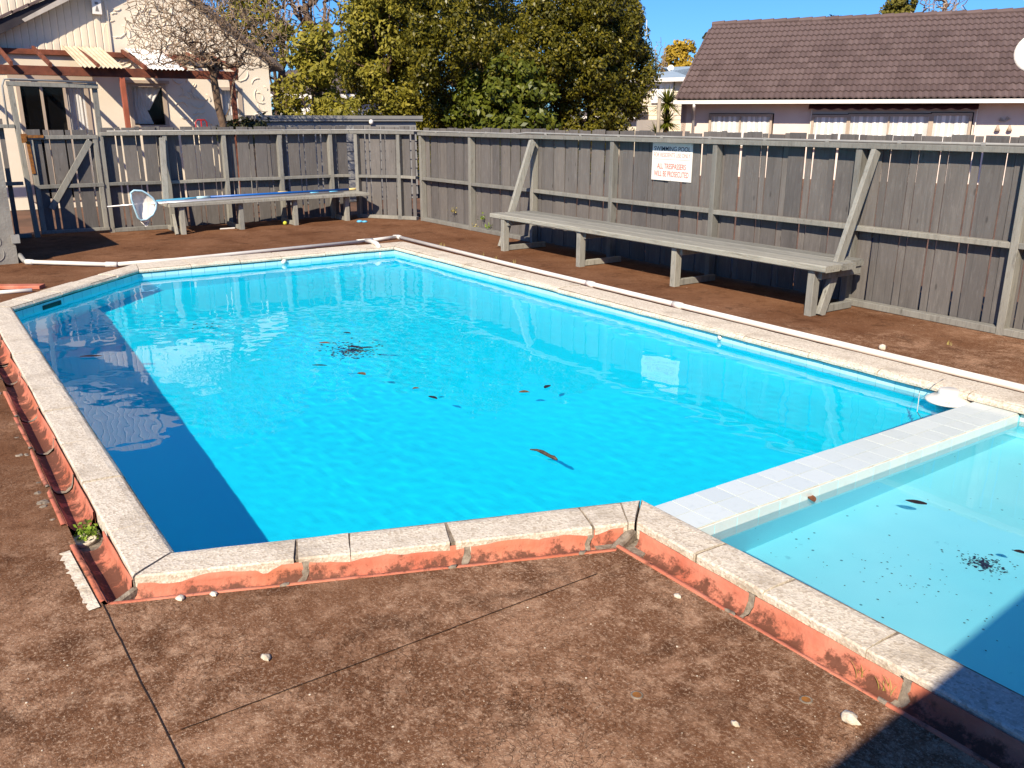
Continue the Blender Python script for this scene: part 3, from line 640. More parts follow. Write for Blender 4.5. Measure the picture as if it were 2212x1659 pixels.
# ------------------------------------------------------------------ benches
bench = thing('bench', 'long grey timber bench in front of the fence below the sign', 'bench', (-7.6, 7.1, 0))
xs = [(-10.12, 6.81), (-8.49, 6.85), (-6.87, 6.89), (-5.08, 6.90)]
for x, y in xs:
    part_bar('leg', 'bench_paint', bench, (x, y + .045, -.01), (x, y + .045, .432), .075, .09, up=(0, 1, 0))
    part_bar('foot_rail', 'bench_paint', bench, (x, y + .09, .04), (x, 7.55, .04), .05, .07); part_bar('seat_bearer', 'bench_paint', bench, (x + .06, y + .05, .395), (x + .06, 7.55, .395), .045, .085)
for k in range(3):
    y0 = 6.795 + k * .24; x0, x1 = (-10.42 + .02 * k, -4.90) if k < 2 else (-10.38, -4.98)
    b = MB(); n = 14
    P0, P1 = V((x0, y0 + .115, .466)), V((x1, y0 + .115 + .06, .466)); b.bar(P0, P1, .222, .062, ch=.009); b.build('seat_plank', 'plank_paint', bench)
part_bar('brace', 'bench_paint', bench, (-5.03, 7.03, 0), (-5.05, 7.64, 1.50), .048, .10, up=(0, -1, .3)); part_bar('brace', 'bench_paint', bench, (-10.46, 7.02, 0), (-10.52, 7.60, 1.46), .048, .10, up=(0, -1, .3))
bench2 = thing('bench', 'grey timber bench at the far end of the deck carrying the pool poles', 'bench', (-14.7, 5.1, 0))
for x, y in ((-14.33, 3.60), (-14.45, 4.57), (-14.53, 5.53), (-14.68, 6.55)):
    part_bar('leg', 'bench_paint', bench2, (x - .045, y, -.01), (x - .045, y, .425), .075, .09, up=(1, 0, 0)); part_bar('foot_rail', 'bench_paint', bench2, (x - .09, y - .03, .04), (-15.12, y - .03, .04), .05, .07)
for k in range(2): part_bar('seat_plank', 'bench_paint', bench2, (-14.41 - k * .29, 3.40, .458), (-14.72 - k * .29, 6.93, .458), .28, .05)
part_bar('brace', 'bench_paint', bench2, (-14.95, 3.52, .45), (-15.16, 3.62, 1.45), .09, .045, up=(1, 0, .2)); part_bar('brace', 'bench_paint', bench2, (-14.38, 3.50, 0), (-14.5, 3.50, .30), .045, .07, up=(1, 0, 0))

# ------------------------------------------------------------------ pool tools on the far bench
sk = thing('skimmer_net', 'pool skimmer net with white bag hanging off the end of the far bench', 'pool net', (-14.4, 3.1, .3))
MB().tube([(-14.34, 3.16, .50), (-14.43, 4.2, .505), (-14.72, 6.50, .508)], .014, 8).build('handle', 'alu', sk, smooth=True)
NX = -14.30; ring = []
for a, c in ((1160, 770), (1190, 745), (1260, 748), (1310, 775), (1355, 810), (1390, 862), (1385, 910), (1360, 960), (1300, 1005), (1250, 1010), (1225, 985), (1190, 890), (1168, 820)):
    ring.append(at_x(a * .422 * .57604, (400 + c * .422) * .57604, NX))
rg = ring + [ring[0]]
MB().tube(rg, .016, 6).build('rim', 'cyan_pale', sk, smooth=True)
cen = sum(ring, V()) / len(ring); bot = at_x(1305 * .422 * .57604, (400 + 1062 * .422) * .57604, NX); rows = []
for k in range(6):
    t = k / 5; row = []
    for i, p in enumerate(rg):
        tgt = bot + (p - cen) * .18 + V((-.05, 0, .03)); q = p.lerp(tgt, t ** 1.3); q.x += -.10 * math.sin(math.pi * min(t * 1.1, 1)) + .012 * math.sin(i * 2.2); row.append(q)
    rows.append(row)
MB().grid(rows).build('bag', 'net', sk, smooth=True)
MB().tube([ring[4], V((NX, 3.22, .50)), ring[6]], .012, 6).build('yoke', 'cyan_pl', sk, smooth=True)
bp = thing('pool_pole', 'blue telescopic pool pole with pale blue head lying on the far bench', 'pool pole', (-14.95, 5.4, .49))
MB().tube([(-14.86, 4.15, .515), (-15.10, 6.78, .515)], .019, 10).build('shaft', 'blue_pole', bp, smooth=True)
MB().tube([(-15.02, 5.42, .515), (-15.04, 5.60, .515)], .026, 10).build('cuff', 'yellow_pl', bp, smooth=True); MB().tube([(-15.10, 6.78, .515), (-15.115, 6.97, .515)], .021, 10).build('grip', 'yellow_pl', bp, smooth=True)
MB().tube([(-14.83, 3.98, .515), (-14.86, 4.2, .515)], .022, 10).build('socket', 'cyan_pale', bp, smooth=True)
b = MB(); b.extr([V((-14.86, 3.98, .505)), V((-14.96, 3.72, .49)), V((-14.86, 3.35, .487)), V((-14.68, 3.40, .487)), V((-14.72, 3.75, .49))], (0, 0, .022)); b.build('head', 'cyan_pl', bp)
sp = thing('pool_pole', 'silver pool pole with two pale blue grips lying along the bench front', 'pool pole', (-14.6, 4.5, .49))
MB().tube([(-14.47, 2.55, .475), (-14.55, 3.5, .503), (-14.80, 6.40, .505)], .013, 8).build('shaft', 'alu', sp, smooth=True)
for y in (5.90, 6.27): MB().tube([(-14.757 - (y - 5.9) * .085, y, .505), (-14.77 - (y - 5.9) * .085, y + .16, .505)], .021, 8).build('grip', 'cyan_pl', sp, smooth=True)
b = MB(); b.lathe([(.0, 0), (.02, .004), (.032, .02), (.034, .034), (.03, .05), (.018, .063), (0, .067)], at(616, 486), 14); tag(b.build('tennis_ball', 'ball', smooth=True), 'yellow tennis ball on the deck under the far bench', 'ball')
p = at(491, 495); tag(MB().bar(p + V((0, -.12, .012)), p + V((.01, .12, .012)), .03, .02).build('wood_offcut', 'white'), 'pale wood offcut on the deck in front of the far bench', 'wood offcut')
p = at(777, 480); b = MB(); b.lathe([(0, 0), (.05, .0), (.055, .02), (.03, .035), (0, .036)], p, 10); b.lathe([(0, 0), (.045, 0), (.05, .02), (.02, .03), (0, .03)], p + V((.06, .07, 0)), 10); tag(b.build('dive_toy', 'cyan_pl', smooth=True), 'small bright blue pool toy on the deck by the corner of the fences', 'pool toy')

# ------------------------------------------------------------------ sign
SY = 7.745; c4 = [at_y(*p, SY) for p in ((1410, 308), (1496, 310.5), (1493.3, 394), (1407, 387.5))]
sg = thing('pool_sign', 'white sign reading SWIMMING POOL and ALL TRESPASSERS WILL BE PROSECUTED on the fence', 'sign', c4[3] * .5 + c4[2] * .5)
X0, X1 = (c4[0].x + c4[3].x) / 2, (c4[1].x + c4[2].x) / 2; Z0, Z1 = c4[3].z, max(c4[0].z, c4[1].z); SW = X1 - X0; SH = Z1 - Z0
MB().bar((X0, SY + .004, (Z0 + Z1) / 2), (X1, SY + .004, (Z0 + Z1) / 2), .006, SH, ch=.001).build('board', 'sign', sg)
def lettering(txt, u0, u1, v0, v1, mat, bold=0.0, shear=0):     # fractions of the board, v measured from the top
    cu = bpy.data.curves.new('t', 'FONT'); cu.body = txt; cu.size = 1; cu.offset = bold; cu.extrude = .02; ob = bpy.data.objects.new('t', cu); S.collection.objects.link(ob)
    dg = bpy.context.evaluated_depsgraph_get(); me = bpy.data.meshes.new_from_object(ob.evaluated_get(dg)); bpy.data.objects.remove(ob)
    a = np.zeros(len(me.vertices) * 3); me.vertices.foreach_get('co', a); a = a.reshape(-1, 3); mn, mx = a.min(0), a.max(0); sx_ = (u1 - u0) * SW / (mx[0] - mn[0]); sz_ = (v1 - v0) * SH / (mx[1] - mn[1])
    nv = np.stack([X0 + u0 * SW + (a[:, 0] - mn[0]) * sx_, np.full(len(a), SY) - a[:, 2] * .03, Z1 - v1 * SH + (a[:, 1] - mn[1]) * sz_], 1)
    bs = wl(sg); me.vertices.foreach_set('co', (nv - np.array(bs)).astype(np.float32).ravel()); me.materials.clear(); me.materials.append(MT[mat]); me.name = 'lettering'
    o = bpy.data.objects.new('lettering', me); link(o, sg, bs); return o
lettering('SWIMMING POOL', .045, .95, .095, .215, 'ink_black', .004)
lettering('FOR RESIDENTS USE ONLY', .045, .955, .265, .375, 'ink_thin', .0)
lettering('ALL TRESPASSERS', .14, .86, .545, .69, 'ink_red', .004); lettering('WILL BE PROSECUTED', .07, .935, .745, .895, 'ink_red', .004)
MB().box((X0 + .05 * SW, SY - .0008, Z1 - .438 * SH), (X0 + .955 * SW, SY + .001, Z1 - .432 * SH)).build('rule_line', 'ink_grey', sg)
for u, v_ in ((.025, .03), (.975, .03), (.025, .965), (.5, .975), (.97, .965)):
    MB().lathe([(.0, .003), (.004, .002), (.005, 0)], (0, 0, 0), 8).build('screw', 'ink_grey', sg, base=(0, 0, 0)).matrix_local = Matrix.Translation(V((X0 + u * SW, SY, Z1 - v_ * SH)) - wl(sg)) @ Matrix.Rotation(math.pi / 2, 4, 'X')

# ------------------------------------------------------------------ floating chlorinator and its cord
cp = at(2048, 862, -.02); fl = thing('chlorine_floater', 'white floating chlorine dispenser bobbing in the far corner by the tiled wall', 'pool floater', (cp.x, cp.y, -.2))
MB().lathe([(0, .052), (.055, .052), (.066, .046), (.069, .02), (.071, .006), (.11, -.004), (.14, -.02), (.146, -.03), (.14, -.038), (.07, -.04), (0, -.04)], (cp.x, cp.y, .0), 32).build('float_collar', 'pvc', fl, smooth=True)
MB().lathe([(0, -.24), (.055, -.24), (.07, -.22), (.075, -.05), (.06, -.041)], (cp.x, cp.y, 0), 20).build('canister', 'cyan_pale', fl, smooth=True)
for a in (2.6, 5.2, 1.2): MB().box((cp.x + .13 * math.cos(a) - .012, cp.y + .13 * math.sin(a) - .012, -.03), (cp.x + .13 * math.cos(a) + .012, cp.y + .13 * math.sin(a) + .012, -.002)).build('lug', 'pvc', fl)
cord = MB(); A = at(2040, 817, .065)
cord.tube([at(2038, 819, .06), at(2024, 826, .056), at(2000, 838, .056), at(1989, 842, .054), at(1986, 846, .0), at(1984, 868, -.04), at(1981, 890, -.062), at(1990, 905, -.065), at(1984, 912, -.064), at(1993, 902, -.063)], .003, 5)
tag(cord.build('cord', 'pvc', smooth=True), 'thin white cord tied to the far pipe and trailing into the pool corner', 'cord')

# ------------------------------------------------------------------ leaves and debris
def leaf(px, py, L_, W_, mat, label, z=WZ + .006, ang=0, curl=.15, cat='leaf', name='leaf'):
    p = at(px, py, z); rows = []
    for i in range(7):
        t = i / 6; wd = W_ * math.sin(math.pi * min(1, .08 + t * .9)) ** .8; row = []
        for j in range(5):
            s_ = j / 4 - .5; row.append(V(((t - .5) * L_, s_ * wd + .1 * W_ * math.sin(t * 3), abs(s_) * wd * curl * 1.6 + curl * L_ * .35 * (t - .5) ** 2)))
        rows.append(row)
    M_ = Matrix.Rotation(ang, 3, 'Z'); b = MB(); b.grid([[p + M_ @ q for q in r_] for r_ in rows])
    b2 = [v + V((0, 0, -.0015)) for v in b.v]; n = len(b.v); fs = list(b.f); b.v += b2; b.f += [tuple(n + i for i in reversed(f)) for f in fs]
    return tag(b.build(name, mat, smooth=True), label, cat)
K = lambda x, y: ((1000 + x * .6329) * .57604, (1100 + y * .6329) * .57604)
for px, py, l, wd, mt, lb, an in (
    (345, 295, .10, .045, 'dead_leaf', 'small reddish leaf floating left of the dark patch in the pool', .8), (477, 235, .08, .035, 'black_leaf', 'small black leaf floating just beyond the dark patch in the pool', .5),
    (315, 427, .12, .03, 'black_leaf', 'narrow dark leaf floating in front and left of the dark patch', .9), (562, 478, .085, .05, 'brown_leaf', 'olive brown leaf floating in front of the dark patch', .3),
    (885, 563, .05, .035, 'brown_leaf', 'tiny brown leaf near the centre of the pool', 1.3), (985, 618, .09, .035, 'black_leaf', 'dark curled leaf a little nearer than the tiny brown one mid-pool', .2),
    (1527, 586, .075, .05, 'brown_leaf', 'tan brown leaf floating left of the dark pointed leaf', 1.0), (1665, 553, .085, .04, 'black_leaf', 'dark pointed leaf floating below the sign reflection side of the pool', 2.0),
    (525, 320, .13, .05, 'black_leaf', 'black leaf lying over the left of the dark patch', .7), (595, 322, .10, .04, 'black_leaf', 'black leaf lying over the right of the dark patch', 1.1)):
    leaf(*K(px, py), l, wd, mt, lb, ang=an)
leaf(197, 770, .17, .05, 'black_leaf', 'dark leaf floating in the shaded strip near the left edge of the pool', ang=1.1)
leaf(1755, 1076, .085, .04, 'dead_leaf', 'orange brown leaf floating against the tiled dividing wall', ang=2.4, z=WZ + .01)
leaf(1979, 1085, .10, .045, 'black_leaf', 'curled black leaf floating in the middle of the wading pool', ang=3.6)
leaf(2204, 1193, .05, .03, 'black_leaf', 'small black leaf at the right edge of the wading pool', ang=.3)
st = [at(*K(x, y), WZ + .015) for x, y in ((1560, 925), (1600, 928), (1635, 940), (1680, 965), (1700, 972), (1720, 985))]
tag(MB().tube(st, [.003, .007, .012, .010, .012, .006], 7).build('floating_stick', 'stick', smooth=True), 'bent brown stick floating in the near half of the pool', 'stick')
def refr(px, py, zf):
    p = at(px, py, WZ); d = ray(px, py).normalized(); c_ = -d.z; s2 = (1 - c_ * c_) / 1.33 ** 2; h = V((d.x, d.y, 0)).normalized() * math.sqrt(s2); v = V((h.x, h.y, -math.sqrt(1 - s2))); return p + v * ((zf - WZ) / v.z)
def floorz(x, y):
    best = None
    for t in ((0, 1, 2), (0, 2, 3), (0, 3, 4), (0, 4, 5)):
        (ax, ay), (bx, by), (cx_, cy_) = (WIN[i] for i in t); D = (by - cy_) * (ax - cx_) + (cx_ - bx) * (ay - cy_); l0 = ((by - cy_) * (x - cx_) + (cx_ - bx) * (y - cy_)) / D; l1 = ((cy_ - ay) * (x - cx_) + (ax - cx_) * (y - cy_)) / D; l2 = 1 - l0 - l1
        if min(l0, l1, l2) > -1e-3: return l0 * DEP[t[0]] + l1 * DEP[t[1]] + l2 * DEP[t[2]]
    return -1.4
def patch(center, R0, n, zf, label, name='debris_patch', col='black_leaf', sz=(.006, .03)):
    b = MB()
    for i in range(n):
        a = random.uniform(0, 6.28); rr = R0 * abs(random.gauss(0, .45)); x, y = center.x + rr * math.cos(a) * 1.25, center.y + rr * math.sin(a); s_ = random.uniform(*sz); z = zf(x, y) + .004; a2 = random.uniform(0, 6.28); k = 5
        b.add([(x + s_ * random.uniform(.5, 1.2) * math.cos(a2 + j * 1.257), y + s_ * random.uniform(.4, 1) * math.sin(a2 + j * 1.257), z + random.uniform(0, .002)) for j in range(k)], [tuple(range(k))])
    o = b.build(name, col); tag(o, label, 'debris', kind='stuff'); o.cycles.is_caustics_receiver = True
q = refr(*K(505, 340), -1.0); zq = floorz(q.x, q.y); q = refr(*K(505, 340), zq); patch(q, .30, 420, floorz, 'dark patch of rotted leaves on the pool bottom', sz=(.005, .020))
q = refr(455, 715, -1.05); patch(q, .4, 34, floorz, 'faint scatter of debris on the bottom at the deep end', sz=(.006, .016))
P3 = lambda x, y: ((1900 + x * .877) * .57604, (1700 + y * .877) * .57604)
q = refr(*P3(2040, 475), WD); patch(q, .12, 300, lambda x, y: WD, 'black speckled patch of grime on the wading pool bottom', sz=(.002, .010))
q = refr(*P3(1750, 560), WD); patch(q, .9, 90, lambda x, y: WD, 'loose dark specks scattered over the wading pool bottom', sz=(.002, .007))
# deck bits
for px, py, s_, lb in ((730, 615, .016, 'white pebble on the brown deck near the wading pool channel'), (975, 1160, .014, 'white pebble on the near brown deck towards the shadow'), (1468, 1142, .03, 'broken pale lump on the deck beside the shadow edge')):
    p = at(*P3(px, py)); b = MB(); blob(b, p + V((0, 0, s_ * .3)), s_, sq=(1.2, .8, .55), seed=px); tag(b.build('pebble', 'lime', smooth=True), lb, 'pebble')
P2 = lambda x, y: ((300 + x * .7685) * .57604, (1700 + y * .7685) * .57604)
for px, py, s_, lb in ((655, 690, .018, 'pale mortar crumb in front of the clay channel joint'), (490, 712, .02, 'flat mortar crumb beside another near the channel corner'), (908, 1000, .02, 'small white flake alone on the middle of the near deck')):
    p = at(*P2(px, py)); b = MB(); blob(b, p + V((0, 0, s_ * .25)), s_, sq=(1.2, .8, .4), seed=px); tag(b.build('crumb', 'lime', smooth=True), lb, 'crumb')
p = at(1905, 755); b = MB(); blob(b, p + V((0, 0, .02)), .035, sq=(1, .9, .7), seed=3); tag(b.build('pebble', 'coping', smooth=True), 'pale round stone on the far deck beyond the pipe', 'pebble')
for px, py, lb in ((557, 1035, 'rusty socket ring set in the near deck, left of its twin'), (1280, 1055, 'rusty socket ring set in the near deck, close to the shadow')):
    p = at(*P3(px, py)); t = thing('socket_ring', lb, 'deck socket', p); b = MB(); b.lathe([(.021, .0), (.021, .003), (.016, .004), (.013, .001)], p, 16); b.build('rim', 'mortar', t, smooth=True); MB().lathe([(0, .003), (.015, .003)], p, 12).build('plug', 'rust', t)
crumbs = MB()
for i in range(170):
    p = at(random.uniform(0, 2212), random.uniform(1290, 1659)) if i < 110 else at(random.uniform(0, 2212), random.uniform(560, 1200))
    x, y = p.x, p.y
    if (y > .3 and -11.6 < x < -2.4 and y < 6.1) or y > 7.4 or x < -14.6 or (x > -3 and y > 2.28 and y < 6.1): continue
    blob(crumbs, (x, y, .001), random.choice((.0015, .002, .002, .003, .004)), sq=(1, 1, .6), seed=i)
tag(crumbs.build('grit', 'lime'), 'pale grit scattered over the brown deck', 'grit', kind='stuff')

p0, p1 = at(-30, 624), at(92, 623); tag(MB().bar(p0 + V((0, 0, .02)), p1 + V((0, 0, .02)), .14, .04, ch=.008).build('clay_tile', 'clay'), 'flat orange clay tile lying on the deck at the left edge by the pool corner', 'tile')
p0, p1 = at(-30, 638), at(70, 631); tag(MB().tube([p0 + V((0, 0, .02)), p1 + V((0, 0, .02))], .022, 8).build('pipe_offcut', 'pvc', smooth=True), 'short white pipe offcut in front of the clay tile at the left edge', 'pipe')
p = at_y(1890, 560, 8.3); bb_ = thing('blue_board', 'blue board with yellow top edge glimpsed through the right fence gaps', 'board', (p.x, 8.3, 0))
MB().box((p.x - .16, 8.29, -.02), (p.x + .16, 8.33, .60)).build('panel', 'blue_pole', bb_); MB().box((p.x - .16, 8.285, .602), (p.x + .16, 8.335, .70)).build('top_edge', 'yellow_pl', bb_)
# ------------------------------------------------------------------ weeds
def tuft(p, n, h, mat, label, spread=.5, wd=.004, cat='weed', name='grass_tuft'):
    b = MB()
    for i in range(n):
        a = random.uniform(0, 6.28); l = h * random.uniform(.5, 1.1); o = V((random.gauss(0, .012), random.gauss(0, .012), 0)); dv = V((math.cos(a), math.sin(a), 0)) * spread * random.uniform(.3, 1); sd_ = V((-math.sin(a), math.cos(a), 0)); Ls, Rs = [], []
        for k in range(5):
            t = k / 4; q = p + o + dv * l * t * t + V((0, 0, l * t * (1 - .25 * t))); w2 = wd * (1 - t * .92); Ls.append(q - sd_ * w2); Rs.append(q + sd_ * w2)
        b.grid([Ls, Rs])
    return tag(b.build(name, mat), label, cat)
def weed(p, n, R0, mat, label, s_=.016, cat='weed', name='weed', up=1.0):
    b = MB()
    for i in range(n):
        c = p + V((random.gauss(0, R0 * .4), random.gauss(0, R0 * .4), abs(random.gauss(0, R0 * .5)) * up)); q = Quaternion((random.gauss(0, 1), random.gauss(0, 1), random.gauss(0, 1), random.gauss(0, 1))).normalized(); k = s_ * random.uniform(.6, 1.3)
        b.add([c + q @ V(v_) for v_ in ((-k, 0, 0), (-k * .3, k * .6, 0), (k, 0, k * .2), (-k * .3, -k * .6, 0))], [(0, 1, 2, 3)])
    for i in range(6): b.tube([p, p + V((random.gauss(0, R0 * .4), random.gauss(0, R0 * .4), R0 * up * .7))], .0015, 3)
    return tag(b.build(name, mat), label, cat)
tuft(at(*P3(1525, 965), -.05), 22, .085, 'leaf_straw', 'tuft of yellow-green grass in the clay channel by the wading pool'); tuft(at(*P3(1630, 1030), -.05), 16, .08, 'leaf_straw', 'smaller weed tuft in the channel just before the shadow edge')
weed(V((-4.06, .455, -.04)), 110, .062, 'leaf_weed', 'bright green weed growing from the drain outlet in the clay channel', .012)
C_ = lambda x, y: ((1250 + x * .36166) * .57604, (450 + y * .36166) * .57604)
for px, py, n_, r_, mt, lb in ((1245, 960, 26, .09, 'leaf_straw', 'yellow-green climber on the fence pickets left of the small fern'), (1545, 1030, 30, .07, 'leaf_weed', 'small green fern growing from the fence near the bench end'), (1465, 1140, 26, .07, 'leaf_straw', 'low weed at the fence foot beside the second post'), (1610, 1120, 26, .07, 'leaf_weed', 'low green weed at the fence foot nearest the bench')):
    p = at_y(*((1250 + px * .36166) * .57604, (450 + py * .36166) * .57604), 7.70); p.z = max(p.z, .03); weed(p, n_, r_, mt, lb, .018)
b_ = MB()
for k, (px, py) in enumerate(((1110, 1310), (1150, 1330), (1550, 1410), (1690, 1460), (1870, 1500))):
    tuft(at(*C_(px, py), .0), 9, .09, 'leaf_straw', ('dry grass tuft by the pipe nearest the pipe corner', 'second dry grass tuft along the pipe from its corner', 'third dry grass tuft along the pipe from its corner', 'fourth dry grass tuft along the pipe from its corner', 'dry grass tuft by the pipe farthest from its corner')[k])
tuft(at(*C_(500, 1650)) if False else at(2088, 722 + 20) if False else at(2052, 745), 8, .05, 'leaf_straw', 'small yellow grass tuft on the far deck beyond the pipe at right')

# ------------------------------------------------------------------ building behind the viewer (casts the corner shadow)
hb = thing('house', 'dark-eaved pool house beside the viewer throwing the corner shadow', 'house', (3.5, 1, 0))
MB().extr([V((1.25, -6.0, 2.42)), V((.28, 6.5, 2.42)), V((6, 6.5, 2.42)), V((6, -6.0, 2.42))], (0, 0, .14)).build('roof', 'fascia', hb)
MB().box((1.75, -6, -.05), (5.9, 2.2, 2.42)).build('wall', 'grey_stucco', hb); MB().box((2.2, 2.2, -.05), (5.9, 6.3, 2.42)).build('wall', 'grey_stucco', hb)
#@@PART2@@
# ------------------------------------------------------------------ left house with pergola
hl = thing('house', 'cream stucco house with boarded gable and pergola behind the far gate', 'house', (-22, 3.5, 0))
WX = -20.4
ext = [V((WX, -3, -.05)), V((WX, 7.35, -.05)), V((WX, 7.35, 2.93)), V((WX, 5.6, 4.22)), V((WX, 4.06, 5.3)), V((WX, -3, 5.3))]
# wall with real openings: built from strips round the door and windows
opn = [(2.24, 3.50, .12, 2.44), (4.30, 5.03, 1.58, 2.42), (6.18, 6.66, 1.0, 2.38)]
b = MB()
def wbox(y0, y1, z0, z1): b.box((WX - .2, y0, z0), (WX, y1, z1))
ys = [-3] + [v for o in opn for v in o[:2]] + [7.35]
for i in range(0, len(ys), 2): wbox(ys[i], ys[i + 1], -.05, 2.55)
for y0, y1, z0, z1 in opn: wbox(y0, y1, -.05, z0); wbox(y0, y1, z1, 2.55)
b.extr([V((WX, 4.04, 2.55)), V((WX, 7.35, 2.55)), V((WX, 7.35, 2.93)), V((WX, 5.6, 4.22)), V((WX, 4.04, 5.3))], (-.2, 0, 0)); b.build('wall', 'stucco', hl)
MB().box((WX - .2, -3, 2.55), (WX + .012, 4.04, 2.92)).build('gable_skirt', 'cream_board', hl)
src = None
for i in range(36):
    y = 4.0 - i * .135
    if src is None:
        t = MB(); t.extr([V((0, -.066, 0)), V((0, .066, 0)), V((.012, .050, 0)), V((.014, .0, 0)), V((.012, -.050, 0))], (0, 0, 2.4)); src = t.build('board', 'cream_board', hl, base=(0, 0, 0)); src.location = V((WX, y, 2.93)) - wl(hl)
    else: inst(src, 'board', hl, (WX, y, 2.93))
MB().box((WX - .15, -3, 2.9), (WX + .001, 4.05, 5.4)).build('gable_backing', 'cream_board', hl)
MB().box((WX - .02, 4.03, 2.55), (WX + .04, 4.075, 5.2)).build('corner_trim', 'cream_board', hl)
swirls(MB(), lambda u, v_, a, c: V((WX + .002, 4.15 + u * 3.1 + a, .9 + v_ * 3.1 + c)), 260, (.07, .20), r=.016, ok=lambda u, v_: .9 + v_ * 3.1 < 2.55 + min(1.7, (1 - u) * 2.3) - .2 and not any(y0 - .28 < 4.15 + u * 3.1 < y1 + .28 and .9 + v_ * 3.1 < z1 + .3 for y0, y1, z0, z1 in opn)).build('stucco_swirl', 'stucco', hl, smooth=True, kind='stuff')
# rake of the front roof, wall of the upper storey behind it
RX = -20.12
def ln(p, q, k): A_, B_ = at_x(*p, RX), at_x(*q, RX); return A_ + (B_ - A_) * k
lo0, lo1, hi1, hi0 = ln((0, 74), (146, 0), -1.2), ln((0, 74), (146, 0), 2.6), ln((0, 41), (96, 0), 3.9), ln((0, 41), (96, 0), -1.8)
MB().extr([lo0, lo1, hi1, hi0], (-.5, 0, 0)).build('roof_rake', 'fascia', hl)
sb = [at_x(*p, RX + .015) for p in ((47, 41.5), (54, 47.5), (150, 0), (124, 0))]; sb[2] += (sb[2] - sb[1]) * .6; sb[3] += (sb[3] - sb[0]) * .6
MB().extr(sb, (-.02, 0, 0)).build('soffit_board', 'soffit', hl)
rk = (hi1 - hi0).normalized(); rn = V((0, -rk.z, rk.y))
for k in range(14):
    p = hi0 + rk * (.2 + k * .33) + rn * .02 + V((.02, 0, 0)); MB().bar(p, p + rk * .36 + rn * .015, .06, .05, up=rn).build('roof_tile', 'roof_tile', hl)
for i in range(24):
    y = 4.0 - i * .14; inst(src, 'board', hl, (-20.2, y, 3.9 - 0 * i), scale=(1, 1, 1.0)) if False else None
upw = thing('house', 'cream boarded upper storey rising behind the dark gable roof edge', 'house', (-20.0, 1, 3)); 
MB().box((-19.95, -3, 2.6), (-19.85, 3.6, 6)).build('wall', 'cream_board', upw) if False else None
bpy.data.objects.remove(upw)
# frames, glass, curtains
def window(parent, o, d, n, wdt, h, panes, frame='frame_brown', fr=.05, curt=True, dark=(), name='window', mat_c='curtain', deep=.10):
    # o: lower left corner on the wall, d: along the wall, n: outward
    up_ = V((0, 0, 1)); W_ = MB()
    e = 0.012
    def qb(a0, a1, z0, z1, t0_, t1_, bb): bb.extr([o + d * a0 + up_ * z0 + n * t0_, o + d * a1 + up_ * z0 + n * t0_, o + d * a1 + up_ * z1 + n * t0_, o + d * a0 + up_ * z1 + n * t0_], n * (t1_ - t0_))
    qb(-.02, wdt + .02, -fr, 0, -.06, .035, W_); qb(-.02, wdt + .02, h - fr, h + .02, -.06, .03, W_); qb(-.02, fr, 0, h - fr, -.06, .03, W_); qb(wdt - fr, wdt + .02, 0, h - fr, -.06, .03, W_)
    f = W_.build(name, frame, parent)
    for k in range(1, panes): bb = MB(); a = wdt * k / panes; qb(a - fr * .45, a + fr * .45, 0, h - fr, -.05, .025, bb); bb.build('mullion', frame, f)
    bb = MB(); qb(.01, wdt - .01, .0, h - .02, -.030, -.026, bb); bb.build('pane', 'glass', f)
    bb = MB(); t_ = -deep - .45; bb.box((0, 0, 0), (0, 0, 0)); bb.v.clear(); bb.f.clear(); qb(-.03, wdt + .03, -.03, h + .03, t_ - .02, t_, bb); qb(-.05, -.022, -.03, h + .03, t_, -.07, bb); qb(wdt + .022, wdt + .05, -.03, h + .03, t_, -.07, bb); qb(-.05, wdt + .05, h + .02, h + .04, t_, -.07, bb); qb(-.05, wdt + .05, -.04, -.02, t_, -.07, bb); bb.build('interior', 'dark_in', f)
    if curt:
        for k in range(panes):
            if k in dark: continue
            rows = []
            for z in (0.01, h - .05): rows.append([o + d * (wdt * k / panes + .02 + (wdt / panes - .04) * j / 40) + up_ * z - n * (deep + .010 * math.sin(j * .9 + z * .3 + k) + .006 * math.sin(j * 2.3 + k * 2) + .006 * math.sin(j * .37)) for j in range(41)])
            MB().grid(rows).build('curtain', mat_c, f, smooth=True)
    return f
nX = V((1, 0, 0)); dY = V((0, 1, 0))
f = window(hl, V((WX, 2.24, .15)), dY, nX, 1.26, 2.29, 3, dark=(0, 1), name='sliding_door', deep=.12)
f = window(hl, V((WX, 4.30, 1.60)), dY, nX, .73, .82, 1, curt=False)
rows = [];
for z, a in ((1.62, 0), (2.02, .1), (2.38, 0)): rows.append([V((WX - .11 + .015 * math.sin(j * .9), 4.34 + (.42 - a * 1.5) * j / 30, z)) for j in range(31)])
MB().grid(rows).build('curtain', 'curtain', f, smooth=True)
rows = []
for z, a, c in ((1.9, .30, .36), (2.1, .22, .48), (2.38, .16, .66)): rows.append([V((WX - .10 + .012 * math.sin(j * 1.1), 4.34 + a + (c - a) * j / 20, z)) for j in range(21)])
MB().grid(rows).build('curtain', 'curtain', f, smooth=True)
window(hl, V((WX, 6.18, 1.02)), dY, nX, .48, 1.36, 1, frame='frame_brown')
MB().box((WX, 4.2, 2.44), (WX + .08, 5.12, 2.50)).build('window_head', 'frame_brown', hl); MB().box((WX, 2.1, 2.47), (WX + .06, 3.62, 2.54)).build('door_head', 'frame_brown', hl)
MB().extr([V((WX + .25, 5.5, 4.40)), V((WX + .25, 7.6, 2.87)), V((WX + .25, 7.6, 2.77)), V((WX + .25, 5.5, 4.30))], (-5, 0, 0)).build('roof', 'grey_roof', hl)
